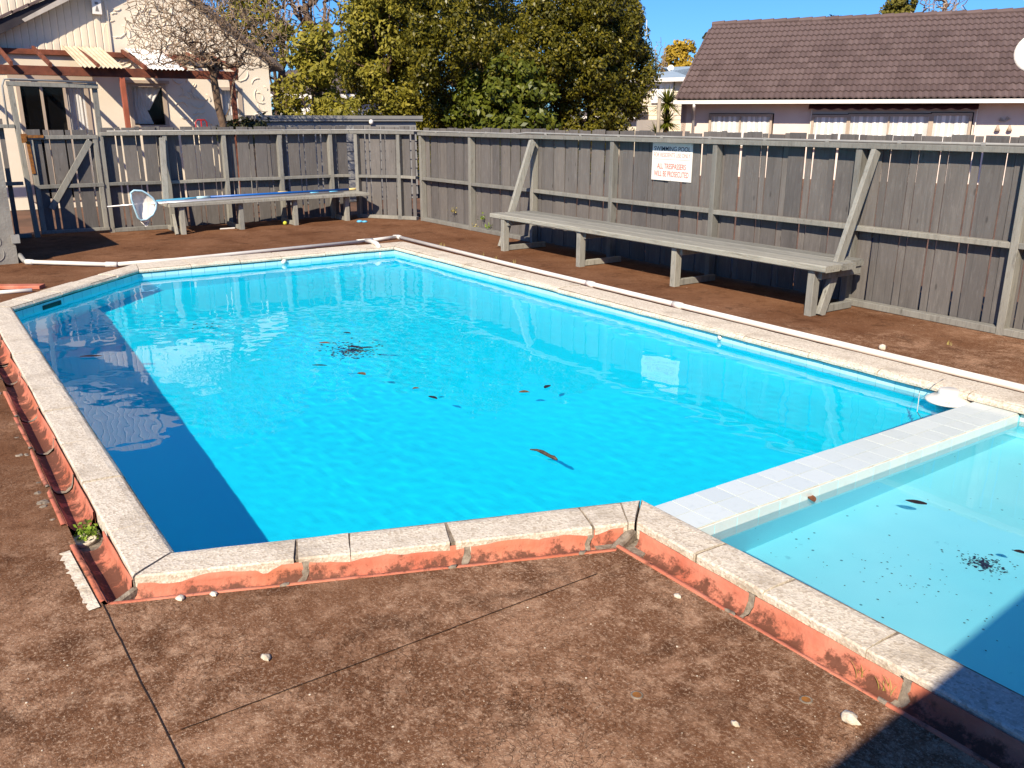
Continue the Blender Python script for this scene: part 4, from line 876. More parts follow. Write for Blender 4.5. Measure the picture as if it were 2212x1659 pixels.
# pergola
pg = thing('pergola', 'red-brown timber pergola with patchy corrugated sheets against the cream house', 'pergola', (-19.4, 4, 0))
part_bar('beam', 'beam', pg, (-18.6, -1.5, 2.565), (-18.6, 6.05, 2.565), .05, .16); part_bar('wall_plate', 'beam', pg, (WX + .06, -1.5, 2.98), (WX + .06, 6.05, 2.98), .05, .10)
for y in (.9, 2.0, 2.62, 3.42, 4.25, 5.0, 5.55, 6.0): part_bar('rafter', 'beam', pg, (-18.45, y, 2.66), (WX + .08, y, 3.05), .05, .08)
part_bar('post', 'post_red', pg, (-18.6, 3.86, -.05), (-18.6, 3.83, 2.48), .09, .09, up=(0, 1, 0)); part_bar('post', 'beam', pg, (-18.6, 5.95, -.05), (-18.6, 5.92, 2.48), .09, .09, up=(0, 1, 0))
def corrug(y0, y1, mat, x0=-18.42, x1=WX + .06):
    n = int((y1 - y0) / .019); rows = [[V((x, y0 + (y1 - y0) * j / n, z + .016 * math.sin(j * math.pi / 2))) for j in range(n + 1)] for x, z in ((x0, 2.64), (x1, 3.11))]
    return MB().grid(rows).build('roof_sheet', mat, pg, smooth=True)
corrug(3.12, 3.86, 'sheet_tan'); corrug(4.32, 5.02, 'sheet_white')
p = at_x(207, 15, WX + .04); al = thing('alarm_box', 'white alarm siren box high on the cream boarded gable', 'alarm box', (WX + .06, p.y, p.z - .13))
MB().box((WX + .03, p.y - .085, p.z - .14), (WX + .13, p.y + .085, p.z + .13)).build('case', 'white', al); MB().box((WX + .128, p.y - .03, p.z + .04), (WX + .134, p.y + .03, p.z + .085)).build('lens', 'ink_grey', al)
MB().extr([V((WX + .1305, p.y - .035, p.z - .09)), V((WX + .1305, p.y + .035, p.z - .09)), V((WX + .1305, p.y + .012, p.z + .02)), V((WX + .1305, p.y - .012, p.z + .0))], (.002, 0, 0)).build('emblem', 'ink_grey', al)
p = at_x(210, 119, WX + .1); fl2 = thing('flood_light', 'white twin flood lamp fixed under the boarded gable', 'flood lamp', (WX + .06, p.y, p.z))
MB().box((WX, p.y - .04, p.z - .05), (WX + .06, p.y + .04, p.z + .05)).build('bracket', 'white', fl2)
for s_ in (-.07, .06): MB().lathe([(0, .05), (.04, .04), (.05, 0), (.045, -.04), (0, -.04)], (WX + .12, p.y + s_, p.z + .01), 12).build('lamp', 'white', fl2, smooth=True)
tr_ = MB(); a, b2 = at_x(425, 290, -16.2), at_x(449, 290, -16.2); zt = at_x(437, 259, -16.2).z
for yy in (a.y, b2.y): pass
tr_.tube([V((-16.2, a.y, .0)), V((-16.2, a.y, zt - .04)), V((-16.2, a.y + .035, zt)), V((-16.2, b2.y - .035, zt)), V((-16.2, b2.y, zt - .04)), V((-16.2, b2.y, .0))], .013, 8)
tr_.tube([V((-16.2, (a.y + b2.y) / 2, .6)), V((-16.2, (a.y + b2.y) / 2, zt))], .012, 6); tag(tr_.build('hand_trolley', 'red_tube', smooth=True), 'red tubular hand trolley standing just behind the far fence', 'hand trolley')
# ------------------------------------------------------------------ grey shed
sh = thing('shed', 'low grey clad shed with a deep capping just beyond the fence corner', 'shed', (-20, 8.5, 0)); SX = -18.5
MB().box((-22, 6.4, -.05), (SX - .03, 10.06, 1.68)).build('wall', 'shed', sh); MB().box((-22.2, 6.3, 1.685), (SX + .06, 10.2, 1.805)).build('cap', 'shed', sh); MB().box((SX + .06, 6.3, 1.735), (SX + .075, 10.2, 1.75)).build('cap_bead', 'shed', sh)
for k in range(8): MB().extr([V((SX - .03, 6.4, .05 + k * .2)), V((SX + .012, 6.4, .05 + k * .2)), V((SX - .012, 6.4, .25 + k * .2)), V((SX - .03, 6.4, .25 + k * .2))], (0, 3.66, 0)).build('weatherboard', 'shed', sh)
p = at_x(799, 263, SX); b = MB(); b.lathe([(0, .05), (.03, .045), (.05, .0), (.04, -.05), (0, -.055)], p + V((.06, 0, 0)), 12); tag(b.build('shed_lamp', 'white', smooth=True), 'small round white lamp on the grey shed wall', 'lamp')

# ------------------------------------------------------------------ right house, tiled roof
EL, ER, RL, RR = V((-21.32, 21.11, 2.32)), V((-12.95, 25.69, 2.32)), V((-23.17, 24.51, 4.87)), None
ud = (ER - EL).normalized(); nd = V((-ud.y, ud.x, 0)); LEN = 13.5; run, rise = 3.87, 2.55
hr = thing('house', 'pink stucco house under a long dark brown tiled roof behind the right fence', 'house', EL * .5 + ER * .5 + nd * 4 - V((0, 0, 2.3)))
sl = (nd * run + V((0, 0, rise))); SLN = sl.length; sl.normalize(); up2 = ud.cross(sl); up2 = up2 if up2.z > 0 else -up2
TW, TH, ROWS = .335, SLN / 14, 14
def tile_mesh(b, o, seed=0):
    k = 8; A, B = [], []
    for j in range(k + 1):
        t = j / k; h = .05 * (1 - math.cos(t * 4 * math.pi)) / 2; q = o + ud * (t * TW)
        A.append(q + up2 * (h + .052)); B.append(q + sl * (TH * 1.06) + up2 * (h + .004))
    C2 = [p - up2 * .046 for p in A]; b.grid([C2, A]); b.grid([A, B])
ncol = int(LEN / TW); src = None; rest = MB(); cnt = 0; order = []
for r_ in range(ROWS):
    for c_ in range(ncol): order.append((EL + ud * (c_ * TW) + sl * (r_ * TH), r_, c_))
vis = lambda P: (lambda d: d.dot(FW) > 0 and abs(d.dot(RT) / d.dot(FW)) < .59 and abs(d.dot(UP) / d.dot(FW)) < .445)(P - EYE)
order.sort(key=lambda q: (not vis(q[0]), (q[0] - EYE).length)); M3 = Matrix.Identity(3)
rt_ = MB()
for i, (P, r_, c_) in enumerate(order):
    jj = up2 * random.uniform(-.004, .004) + sl * random.uniform(-.006, .006)
    if i < 300:
        if src is None: t = MB(); tile_mesh(t, V((0, 0, 0))); src = t.build('roof_tile', 'roof_tile', hr, base=(0, 0, 0)); src.location = P + jj - wl(hr)
        else: inst(src, 'roof_tile', hr, P + jj)
    else: tile_mesh(rest, P + jj)
rest.build('roof_tile_field', 'roof_tile', hr, kind='stuff')
rb = EL + sl * SLN
MB().extr([EL + up2 * -.03, EL + ud * LEN - up2 * .03, rb + ud * LEN - up2 * .03, rb - up2 * .03], -up2 * .08).build('roof_deck', 'fascia', hr)
bk = rb + nd * run - V((0, 0, rise)); MB().extr([rb + up2 * .0, rb + ud * LEN, bk + ud * LEN, bk], V((0, 0, -.1))).build('rear_slope', 'roof_tile', hr)
for k in range(int(LEN / .42)):
    p = rb + ud * (k * .42); MB().tube([p + up2 * .03, p + ud * .43 + up2 * .045], [.10, .115], 8).build('ridge_tile', 'roof_tile', hr)
for k in range(13): p = EL + sl * (k * TH + .05); MB().bar(p + up2 * .03 - ud * .02, p + sl * TH * .95 + up2 * .02 - ud * .02, .07, .05, up=up2).build('verge_tile', 'roof_tile', hr)
gp = EL - nd * .06 - V((0, 0, .015))
MB().extr([gp - ud * .05, gp - ud * .05 - nd * .10, gp - ud * .05 - nd * .10 - V((0, 0, .11)), gp - ud * .05 - V((0, 0, .11))], ud * (LEN + .1)).build('gutter', 'white', hr)
wz = EL + nd * .60; wz.z = 0; wn_ = -nd
WH = 2.30
MB().extr([EL - V((0, 0, .10)) , EL + ud * LEN - V((0, 0, .10)), wz + ud * LEN + V((0, 0, 2.22)), wz + V((0, 0, 2.22))], (0, 0, .02)).build('soffit', 'soffit', hr)
b = MB(); b.extr([wz + V((0, 0, -.1)), wz + ud * LEN + V((0, 0, -.1)), wz + ud * LEN + V((0, 0, 2.26)), wz + V((0, 0, 2.26))], nd * .2); 
gb = rb.copy(); b.build('wall', 'pink_stucco', hr)
e1, e2 = wz + V((0, 0, -.1)), wz + nd * 6.6 + V((0, 0, -.1))
MB().extr([e1 + ud * .03, e2 + ud * .03, V((e2.x, e2.y, 2.3)) + ud * .03, V((rb.x, rb.y, rb.z - .1)) + ud * .03, V((e1.x, e1.y, 2.3)) + ud * .03], ud * .15).build('gable_wall', 'pink_stucco', hr)
hw = lambda x, y: hit(x, y, wz, nd)
c4_ = lambda x, y: ((3000 + x * .37975) * .57604, (330 + y * .37975) * .57604)
z3_ = lambda x, y: ((2300 + x * .6962) * .57604, (y * .6962) * .57604)
def hwin(pa_, pb_, z0, panes, **k):
    A, B = hw(*pa_), hw(*pb_); zt = (A.z + B.z) / 2; o = V((A.x, A.y, z0)) - nd * .09; W_ = (V((B.x, B.y, 0)) - V((A.x, A.y, 0))).length
    MB().extr([o - ud * .03 + nd * .088, o + ud * (W_ + .03) + nd * .088, o + ud * (W_ + .03) + nd * .088 + V((0, 0, zt - z0)), o - ud * .03 + nd * .088 + V((0, 0, zt - z0))], nd * .001) if False else None
    return window(hr, o, ud, -nd, W_, zt - z0, panes, frame='frame_brown', deep=-.0 + .03, **k)
hwin(z3_(525, 620), z3_(858, 615), .9, 2); hwin(c4_(130, 272), c4_(490, 268), .9, 1); hwin(c4_(490, 268), c4_(1300, 255), .9, 2); hwin(c4_(1310, 256), c4_(1700, 250), .9, 1)
A, B = hw(*c4_(100, 185)), hw(*c4_(1770, 160)); za = 2.19; L_ = (B - A).xy.length; n = 80; A = V((A.x, A.y, 0)) - nd * .05
aw = thing('awning', 'rolled maroon window awning with scalloped fringe below the tiled eave', 'awning', A + ud * L_ / 2 + V((0, 0, 1.9)))
rows = [[A + ud * (L_ * j / n) - nd * o_ + V((0, 0, z + (.022 * math.sin(j * .95) if k == 3 else 0))) for j in range(n + 1)] for k, (o_, z) in enumerate(((0, za), (.16, za - .02), (.22, za - .10), (.22, za - .155)))]
MB().grid(rows).build('canvas', 'awning', aw, smooth=True); rows2 = [[p - nd * .002 + V((0, 0, z)) for p in rows[3]] for z in (-.014, .002)]; MB().grid(rows2).build('fringe', 'fringe', aw)
for px in (110, 1735):
    p = hw(*c4_(px, 330)); MB().tube([V((p.x, p.y, 1.0)) - nd * .04, V((p.x, p.y, 2.1)) - nd * .10], .018, 6).build('arm', 'white', aw)
p = hw(*z3_(385, 565)); q0 = gp + ud * .62 - nd * .05
dp = MB(); dp.tube([V((q0.x, q0.y, 2.2)), V((q0.x, q0.y, 2.10)), V((wz.x, wz.y, 1.98)) + ud * .45 - nd * .07, V((wz.x, wz.y, 0)) + ud * .45 - nd * .07], .045, 8); dp.build('downpipe', 'white', hr, smooth=True)
p = hw(*c4_(2020, 330)); orn = thing('wall_ornament', 'bow-shaped ornament with hanging bells on the pink wall at far right', 'wall ornament', p)
for a in (.6, 2.5): MB().tube([p - nd * .04, p - nd * .04 + (ud * math.cos(a) + V((0, 0, math.sin(a)))) * .15, p - nd * .04 + (ud * math.cos(a + .5) + V((0, 0, math.sin(a + .5)))) * .13, p - nd * .04], .025, 6).build('loop', 'soffit', orn)
for s_ in (-.15, .15): q = p - nd * .05 + ud * s_ + V((0, 0, -.26)); MB().lathe([(.02, .16), (.04, .10), (.075, .0), (.06, .0)], q, 12).build('bell', 'frame_brown', orn, smooth=True)
# satellite dish on the roof edge
dc = depth(2236, 114, 21.0); ds = thing('satellite_dish', 'white satellite dish cut off by the right edge above the tiled roof', 'satellite dish', dc)
ax = (EYE - dc + V((-3, -2, 2.5))).normalized(); e1 = ax.orthogonal().normalized(); e2 = ax.cross(e1); rows = [[dc + (e1 * math.cos(j * math.tau / 28) + e2 * math.sin(j * math.tau / 28)) * rr + ax * (rr * rr * .45) for j in range(29)] for rr in (.0, .12, .25, .36, .44)]
rows.append([p - ax * .02 for p in rows[-1]]); MB().grid(rows).build('dish', 'white', ds, smooth=True)
MB().tube([dc, dc - ax * .15, dc - ax * .15 + V((0, 0, -1.2))], .03, 8).build('mast', 'lamp_grey', ds); MB().tube([dc - e2 * .4, dc + ax * .45], .012, 6).build('arm', 'lamp_grey', ds)

# ------------------------------------------------------------------ far houses
def far_house(P, yaw, w_, d_, h, rh, label, wallm, roofm, wins, hip=.5, low=None):
    t = thing('house', label, 'house', P); u = V((math.cos(yaw), math.sin(yaw), 0)); n = V((-u.y, u.x, 0)); q = lambda a, c, z: P + u * a + n * c + V((0, 0, z))
    b = MB(); b.extr([q(0, 0, 0), q(w_, 0, 0), q(w_, d_, 0), q(0, d_, 0)], (0, 0, h)); b.build('wall', wallm, t); e = .5
    k = d_ / 2; b = MB(); cs = [q(-e, -e, h), q(w_ + e, -e, h), q(w_ + e, d_ + e, h), q(-e, d_ + e, h), q(k * hip, d_ / 2, h + rh), q(w_ - k * hip, d_ / 2, h + rh)]
    b.add(cs, [(0, 1, 5, 4), (1, 2, 5), (2, 3, 4, 5), (3, 0, 4), (3, 2, 1, 0)]); b.build('roof', roofm, t)
    b = MB(); b.extr([q(-e - .04, -e - .04, h - .16), q(w_ + e + .04, -e - .04, h - .16), q(w_ + e + .04, -e - .04, h + .02), q(-e - .04, -e - .04, h + .02)], n * .08); b.build('fascia', 'white', t)
    for a0, a1, z0, z1, pn in wins: window(t, q(a0, -.10, z0), u, -n, a1 - a0, z1 - z0, pn, frame='white', fr=.10, deep=-.02)
    for k2 in range(int(h / .22)): MB().extr([q(-.0, 0, k2 * .22), q(0, -.025, k2 * .22), q(0, 0, k2 * .22 + .2)], u * w_).build('weatherboard', wallm, t)
    return t, q
P0 = depth(1330, 250, 46); P0.z = -.1; P1 = depth(1482, 250, 43.5)
yw = math.atan2(P1.y - P0.y, P1.x - P0.x); wd_ = (P1 - P0).xy.length
z_ = lambda y, d: CAM_H + (251.5 - y) / 1950 * d
t2, q2 = far_house(P0, yw, wd_, 7, z_(168, 45), .75, 'two-storey cream weatherboard house with a pale blue roof, between big tree and tiled roof', 'cream_board', 'blue_roof', [(wd_ * .53, wd_ * .81, z_(214, 45), z_(173, 45), 3), (wd_ * .3, wd_ * .45, .1, 1.5, 1)], hip=1.0)
lw = thing('garage', 'low cream garage with grey lean-to roof in front of the two-storey house', 'garage', q2(1.0, -3, 0))
b = MB(); b.extr([q2(-.2, -3.2, 0), q2(wd_ * .78, -3.2, 0), q2(wd_ * .78, -.2, 0), q2(-.2, -.2, 0)], (0, 0, 1.75)); b.build('wall', 'cream_board', lw)
b = MB(); b.extr([q2(-.6, -3.6, 1.86), q2(wd_ * .82, -3.6, 1.86), q2(wd_ * .52, -.4, 2.36), q2(-.6, -.4, 2.36)], (0, 0, .1)); b.build('roof', 'grey_roof', lw)
MB().extr([q2(-.6, -3.63, 1.80), q2(wd_ * .82, -3.63, 1.80), q2(wd_ * .82, -3.63, 1.92), q2(-.6, -3.63, 1.92)], V((0, 0, .0)) + (q2(0, .03, 0) - q2(0, 0, 0))).build('fascia', 'white', lw)
window(lw, q2(wd_ * .42, -3.3, .2), V((math.cos(yw), math.sin(yw), 0)), (q2(0, 0, 0) - q2(0, 1, 0)), .45, 1.3, 1, frame='frame_brown', curt=False)
d2 = q2(wd_ * .42, 2.5, z_(168, 45) + .62); b = MB(); b.lathe([(0, 0), (.10, .02), (.17, .06)], (0, 0, 0), 16); o = b.build('satellite_dish', 'white', smooth=True); o.location = d2; o.rotation_euler = (1.2, 0, .6); tag(o, 'small white satellite dish on the pale blue far roof', 'satellite dish')
# house behind the left trees
P0 = depth(595, 250, 38); P0.z = 0; P1 = depth(838, 250, 39); yw2 = math.atan2(P1.y - P0.y, P1.x - P0.x); w2 = (P1 - P0).xy.length
t3, q3 = far_house(P0, yw2, w2, 6, z_(207, 38), 1.15, 'white house with a grey-brown roof half hidden behind the olive tree', 'white', 'grey_roof', [(w2 * .2, w2 * .34, .6, 2.3, 1), (w2 * .62, w2 * .74, .6, 2.3, 1)], hip=.2)

# ------------------------------------------------------------------ trees
def leaves(name, mat, parent, C, N, size, nrm=None, jit=.55):
    # C: (N,3) leaf centres, N: outward normals
    n = len(C); q = N + rng.normal(0, jit, (n, 3)); q /= np.linalg.norm(q, axis=1)[:, None]; a = rng.normal(0, 1, (n, 3)); u = np.cross(q, a); u /= np.linalg.norm(u, axis=1)[:, None]; v = np.cross(q, u)
    s_ = size * rng.uniform(.6, 1.35, n)[:, None]; co = np.empty((n, 4, 3)); co[:, 0] = C - u * s_ * .55; co[:, 1] = C - v * s_ * .27 + q * s_ * .06; co[:, 2] = C + u * s_ * .55; co[:, 3] = C + v * s_ * .27 + q * s_ * .06
    me = bpy.data.meshes.new(name); base = np.array(wl(parent)) if parent else np.array([C[:, 0].mean(), C[:, 1].mean(), C[:, 2].min()])
    me.vertices.add(n * 4); me.vertices.foreach_set('co', (co - base).astype(np.float32).ravel()); me.loops.add(n * 4); me.loops.foreach_set('vertex_index', np.arange(n * 4, dtype=np.int32)); me.polygons.add(n); me.polygons.foreach_set('loop_start', np.arange(0, n * 4, 4, dtype=np.int32)); me.polygons.foreach_set('loop_total', np.full(n, 4, dtype=np.int32)); me.update(calc_edges=True)
    me.materials.append(MT[mat]); return link(bpy.data.objects.new(name, me), parent, V(base))
def crown_pts(c, r, clumps, per, cr, shell=(.72, 1.0), flat=.0, power=2.4, zmin=None, lobes=0, lr=1.2):
    c = np.array(c); r = np.array(r); d = rng.normal(0, 1, (clumps, 3)); d /= (np.abs(d) ** power).sum(1)[:, None] ** (1 / power); k = rng.uniform(shell[0], shell[1], clumps)[:, None]
    cc = c + d * r * k; C = []; N = []
    if lobes:
        ld = rng.normal(0, 1, (lobes, 3)); ld[:, 2] = np.abs(ld[:, 2]) * 1.0 - .25; ld /= (np.abs(ld) ** power).sum(1)[:, None] ** (1 / power); lc = c + ld * r * .74
        li = rng.integers(0, lobes, clumps); sd = rng.normal(0, 1, (clumps, 3)) + ld[li] * 1.1; sd /= np.linalg.norm(sd, axis=1)[:, None]; cc = lc[li] + sd * (lr * rng.uniform(.75, 1.2, lobes))[li][:, None]; d = sd
    for i in range(clumps):
        e = rng.normal(0, 1, (per, 3)); e /= np.linalg.norm(e, axis=1)[:, None]; R0 = cr * rng.uniform(.55, 1.35); p = cc[i] + e * R0 * rng.uniform(.45, 1, per)[:, None] ** .6 * np.array([1, 1, .8]); C.append(p); N.append(e * .8 + d[i] * .6 + np.array([0, 0, .3]))
    C = np.concatenate(C); N = np.concatenate(N); N /= np.linalg.norm(N, axis=1)[:, None]
    if zmin is not None: m_ = C[:, 2] > zmin; C, N = C[m_], N[m_]
    return C, N, cc
def leafy(name, label, base, c, r, clumps, per, cr, size, mat, trunk=.15, cat='tree', shell=(.7, 1.0), power=2.4, inner=0, zmin=.1, limbs=8, lobes=0, lr=1.2):
    t = thing(name, label, cat, base); C, N, cc = crown_pts(c, r, clumps, per, cr, shell, power=power, zmin=zmin, lobes=lobes, lr=lr)
    if inner:
        C2, N2, _ = crown_pts(c, np.array(r) * .72, inner, 40, cr * 1.3, (.5, 1), power=power, zmin=zmin); C = np.concatenate([C, C2]); N = np.concatenate([N, N2])
    leaves('crown', mat, t, C, N, size); B = V(base); top = V(c); b = MB()
    b.tube([B, B.lerp(top, .35) + V((.1, .05, 0)), B.lerp(top, .7), top], [trunk, trunk * .8, trunk * .6, trunk * .3], 8)
    for i in range(limbs): e = V(cc[rng.integers(len(cc))]); s_ = B.lerp(top, random.uniform(.3, .85)); b.tube([s_, s_.lerp(e, .5) + V((0, 0, .15)), e], [trunk * .4, trunk * .25, .012], 5)
    b.build('trunk', 'bark', t, smooth=True); return t
def gp_(x, d): p = depth(x, 250, d); p.z = -.05; return p
g = gp_(1075, 26); c = V((g.x, g.y, 3.2))
vw = (V((g.x, g.y, 0)) - V((0, 0, 0))).normalized(); 
leafy('evergreen_tree', 'huge dense dark green evergreen tree filling the middle behind the fence', g, c, (4.1, 4.1, 3.7), 1250, 165, .30, .092, 'leaf_evergreen', .25, inner=800, shell=(.80, 1.0), power=2.9, lobes=46, lr=1.05)
g = gp_(1272, 24.5); leafy('evergreen_tree', 'shorter bushy evergreen at the right flank of the huge tree', g, (g.x, g.y, 2.2), (1.15, 1.15, 2.2), 190, 140, .34, .095, 'leaf_evergreen', .12, inner=60)
g = gp_(1085, 22.6); leafy('shrub', 'brighter green bush in front of the foot of the huge tree', g, (g.x, g.y, 1.9), (1.75, .9, 1.45), 130, 90, .30, .15, 'leaf_bush', .06, cat='shrub', shell=(.6, 1), inner=30)
g = gp_(928, 25.5); leafy('evergreen_tree', 'low dark bush filling the left foot of the huge tree above the shed end', g, (g.x, g.y, 1.5), (1.0, 1.0, 1.3), 110, 110, .34, .10, 'leaf_evergreen', .08, shell=(.3, 1))
g = gp_(835, 25); leafy('evergreen_tree', 'yellower bushy tree merging into the left flank of the huge tree', g, (g.x, g.y, 3.6), (1.25, 1.25, 2.6), 130, 120, .36, .11, 'leaf_olive', .12, shell=(.5, 1))
g = gp_(685, 22.5); leafy('olive_tree', 'slender yellow-green tree standing in front of the grey-roofed house', g, (g.x, g.y, 3.0), (.85, .85, 1.15), 60, 60, .30, .13, 'leaf_olive', .05, shell=(.3, 1), limbs=12)
g = gp_(720, 22); leafy('shrub', 'low yellow-green shrubs along the back of the grey shed', g, (g.x, g.y, 1.85), (1.5, .5, .35), 40, 60, .22, .10, 'leaf_olive', .04, cat='shrub', shell=(.3, 1))
g = gp_(620, 23); leafy('shrub', 'leafy shrub between the cream house corner and the grey shed', g, (g.x, g.y, 2.0), (.55, .55, .75), 26, 60, .26, .11, 'leaf_olive', .04, cat='shrub', shell=(.3, 1))
g = gp_(545, 17.2); leafy('shrub', 'dark-leaved shrub peeping over the fence by the cream house corner', g, (g.x, g.y, 1.50), (.42, .42, .28), 14, 34, .18, .13, 'leaf_dark', .02, cat='shrub', shell=(.3, 1))
g = gp_(492, 17.2); leafy('shrub', 'small dark shrub peeping over the fence near the bare tree trunk', g, (g.x, g.y, 1.48), (.25, .25, .2), 7, 30, .15, .12, 'leaf_dark', .02, cat='shrub', shell=(.3, 1))
g = gp_(1466, 62); leafy('conifer', 'golden yellow rounded conifer behind the pale blue roof', g, (g.x, g.y, 4.3), (1.55, 1.55, 2.5), 110, 60, .34, .26, 'leaf_gold', .2, inner=40, shell=(.75, 1))
g = gp_(1528, 50); leafy('evergreen_tree', 'dark tree showing past the left gable of the tiled roof', g, (g.x, g.y, 4.2), (.75, .75, 2.2), 40, 50, .35, .22, 'leaf_dark', .12, shell=(.5, 1))
g = gp_(1788, 60); leafy('evergreen_tree', 'dark treetop just rising over the middle of the tiled ridge', g, (g.x, g.y, 6.3), (.8, .8, 2.0), 50, 50, .4, .25, 'leaf_dark', .15, shell=(.6, 1))
g = gp_(1576, 62); leafy('conifer', 'tiny dark conifer tip above the left part of the tiled ridge', g, (g.x, g.y, 6.6), (.16, .16, 1.8), 22, 30, .14, .16, 'leaf_dark', .1, shell=(.2, 1))
g = gp_(1915, 55); leafy('conifer', 'brown-green conifer behind the tiled ridge beside a pale bare tree', g, (g.x, g.y, 7.2), (.85, .85, 3.6), 110, 60, .36, .22, 'leaf_conifer', .2, inner=40)
g = gp_(560, 30); leafy('evergreen_tree', 'dark green tree seen through the bare branches', g, (g.x, g.y, 4.6), (1.15, 1.15, 1.4), 50, 60, .4, .18, 'leaf_olive', .12, shell=(.5, 1))
# bare trees: branches grown from node to node through the crown volume
def bare(name, label, base, stems, c, r, n, mat, r0, twig=.006, maxd=.9, zfloor=None, bias=0):
    t = thing(name, label, 'tree', base); nodes = []; par = []; rad = []
    for st_ in stems:
        prev = -1
        for p in st_: nodes.append(V(p)); par.append(prev); prev = len(nodes) - 1
    ns = len(nodes); d = rng.normal(0, 1, (n, 3)); d /= np.linalg.norm(d, axis=1)[:, None]; pts = np.array(c) + d * np.array(r) * (rng.uniform(0, 1, n)[:, None] ** (.42))
    top = np.array(nodes[ns - 1]); pts = pts[np.argsort(np.linalg.norm(pts - np.array(c) + np.array([0, 0, r[2]]), axis=1))]
    arr = np.zeros((n * 4 + ns, 3)); arr[:ns] = [tuple(p) for p in nodes]; k = ns
    for p in pts:
        if zfloor is not None and p[2] < zfloor: continue
        dd = np.linalg.norm(arr[:k] - p, axis=1); i = int(dd.argmin()); L_ = dd[i]; pr = i; st_ = max(1, min(3, int(L_ / maxd * 3)))
        for j in range(1, st_ + 1):
            q = arr[i] + (p - arr[i]) * j / st_ + rng.normal(0, .05 * L_, 3) * (j < st_) + np.array([0, 0, .06 * L_ * math.sin(math.pi * j / st_)]); arr[k] = q; nodes.append(V(q)); par.append(pr); pr = k; k += 1
    w_ = [1.0] * k
    for i in range(k - 1, -1, -1):
        if par[i] >= 0: w_[par[i]] += w_[i]
    mx = max(w_); R0 = [max(twig, r0 * (x / mx) ** .5) for x in w_]
    ch = [[] for _ in range(k)]
    for i in range(k):
        if par[i] >= 0: ch[par[i]].append(i)
    lim, tw = MB(), MB(); seen = set()
    for i in range(k):                                 # follow each chain along its heaviest child
        if par[i] >= 0 and ch[par[i]] and max(ch[par[i]], key=lambda a: w_[a]) == i: continue
        path = [par[i], i] if par[i] >= 0 else [i]; j = i
        while ch[j]: j = max(ch[j], key=lambda a: w_[a]); path.append(j)
        if len(path) < 2: continue
        rr = [R0[q] for q in path]; rr[0] = min(rr[0], rr[1] * 1.1); big_ = rr[1] > twig * 3
        (lim if big_ else tw).tube([nodes[q] for q in path], rr, 6 if big_ else 3, cap=False)
    lim.build('trunk', 'bark', t, smooth=True); tw.build('crown', mat, t); return t
q = lambda x, y, d=17.0: depth(x, y, d * math.cos(0) )
X_ = -16.9
bx = lambda x, y, dx=0: at_x(x, y, X_ + dx)
g = bx(480, 275); g.z = -.05
s1 = [g, bx(482, 268), bx(472, 232), bx(466, 195), bx(461, 165), bx(448, 130, .1)]; s2 = [g + V((.02, .03, 0)), bx(483, 262), bx(496, 235, .1), bx(500, 205, .1), bx(503, 180), bx(512, 150), bx(520, 120, -.1)]
s3 = [bx(461, 165), bx(430, 120, .15), bx(395, 85, .25), bx(350, 60, .35)]; s4 = [bx(503, 180), bx(545, 135, .1), bx(575, 105, .2)]; s5 = [bx(465, 175), bx(420, 150, .3), bx(345, 130, .5)]
cc_ = bx(452, 70)
bare('bare_tree', 'leafless twiggy tree in front of the cream house pergola', g, [s1, s2, s3, s4, s5], (cc_.x, cc_.y, cc_.z + .05), (1.25, 1.45, 1.15), 5400, 'twig', .075, .0062, .5, zfloor=2.62)
def simple_bare(x, d, y_top, wd, label, n, mat, r0, y_base=250, lean=0, tw=.012):
    g = gp_(x, d); zt = CAM_H + (251 - y_top) / 1950 * d; c = V((g.x, g.y, zt * .62)); R0 = wd / 1950 * d
    tops = [[g, V((g.x + random.uniform(-.2, .2), g.y, zt * .3)), V((g.x + dx * R0, g.y + dy * R0, zt * .6)), V((g.x + dx * R0 * 1.5, g.y + dy * R0 * 1.5, zt * .92))] for dx, dy in ((.3, .2), (-.4, .1), (.05, -.4), (.5, -.2), (-.15, .5))]
    return bare('bare_tree', label, g, tops, (g.x, g.y, zt * .68), (R0, R0, zt * .36), n, mat, r0, tw, 3)
simple_bare(690, 34, -190, 85, 'tall leafless tree rising behind the slender yellow-green tree', 700, 'twig_far', .22, tw=.013)
simple_bare(600, 33, -120, 95, 'leafless tree spreading grey twigs against the sky beside the cream house', 700, 'twig_far', .12, tw=.010)
simple_bare(2000, 54, -60, 62, 'pale leafless tree behind the tiled ridge', 1100, 'twig_far', .25, tw=.022)
simple_bare(1418, 60, 92, 26, 'small leafless tree left of the golden conifer', 170, 'twig_far', .08, tw=.014)
simple_bare(1392, 66, 130, 22, 'low leafless treetop just above the pale blue roof', 120, 'twig_far', .07, tw=.014)
# yucca and post
g = gp_(1440, 36); yu = thing('yucca', 'spiky yucca with two heads standing between the cream house and tiled house', 'yucca', g); b = MB()
zc = CAM_H + (251 - 222) / 1950 * 36
heads = [(V((g.x, g.y, zc)), .92, 120), (V((g.x + .05, g.y, zc - .75)), .8, 90), (gp_(1418, 36) + V((0, 0, 1.25)), .62, 50), (gp_(1440, 36) + V((0, 0, .9)), .6, 50)]
for hc, L0, n in heads:
    for i in range(n * 2):
        th = math.acos(random.uniform(-.5, 1)); ph = random.uniform(0, 6.28); dv = V((math.sin(th) * math.cos(ph), math.sin(th) * math.sin(ph), math.cos(th))); sd_ = dv.cross(V((0, 0, 1))); sd_ = sd_.normalized() if sd_.length > .01 else V((1, 0, 0)); L_ = L0 * random.uniform(.75, 1.1); Ls, Rs = [], []
        for k in range(4): t = k / 3; p = hc + dv * L_ * t + V((0, 0, -.18 * L_ * t * t)); w3 = .042 * (1 - t * .95); Ls.append(p - sd_ * w3); Rs.append(p + sd_ * w3)
        b.grid([Ls, Rs])
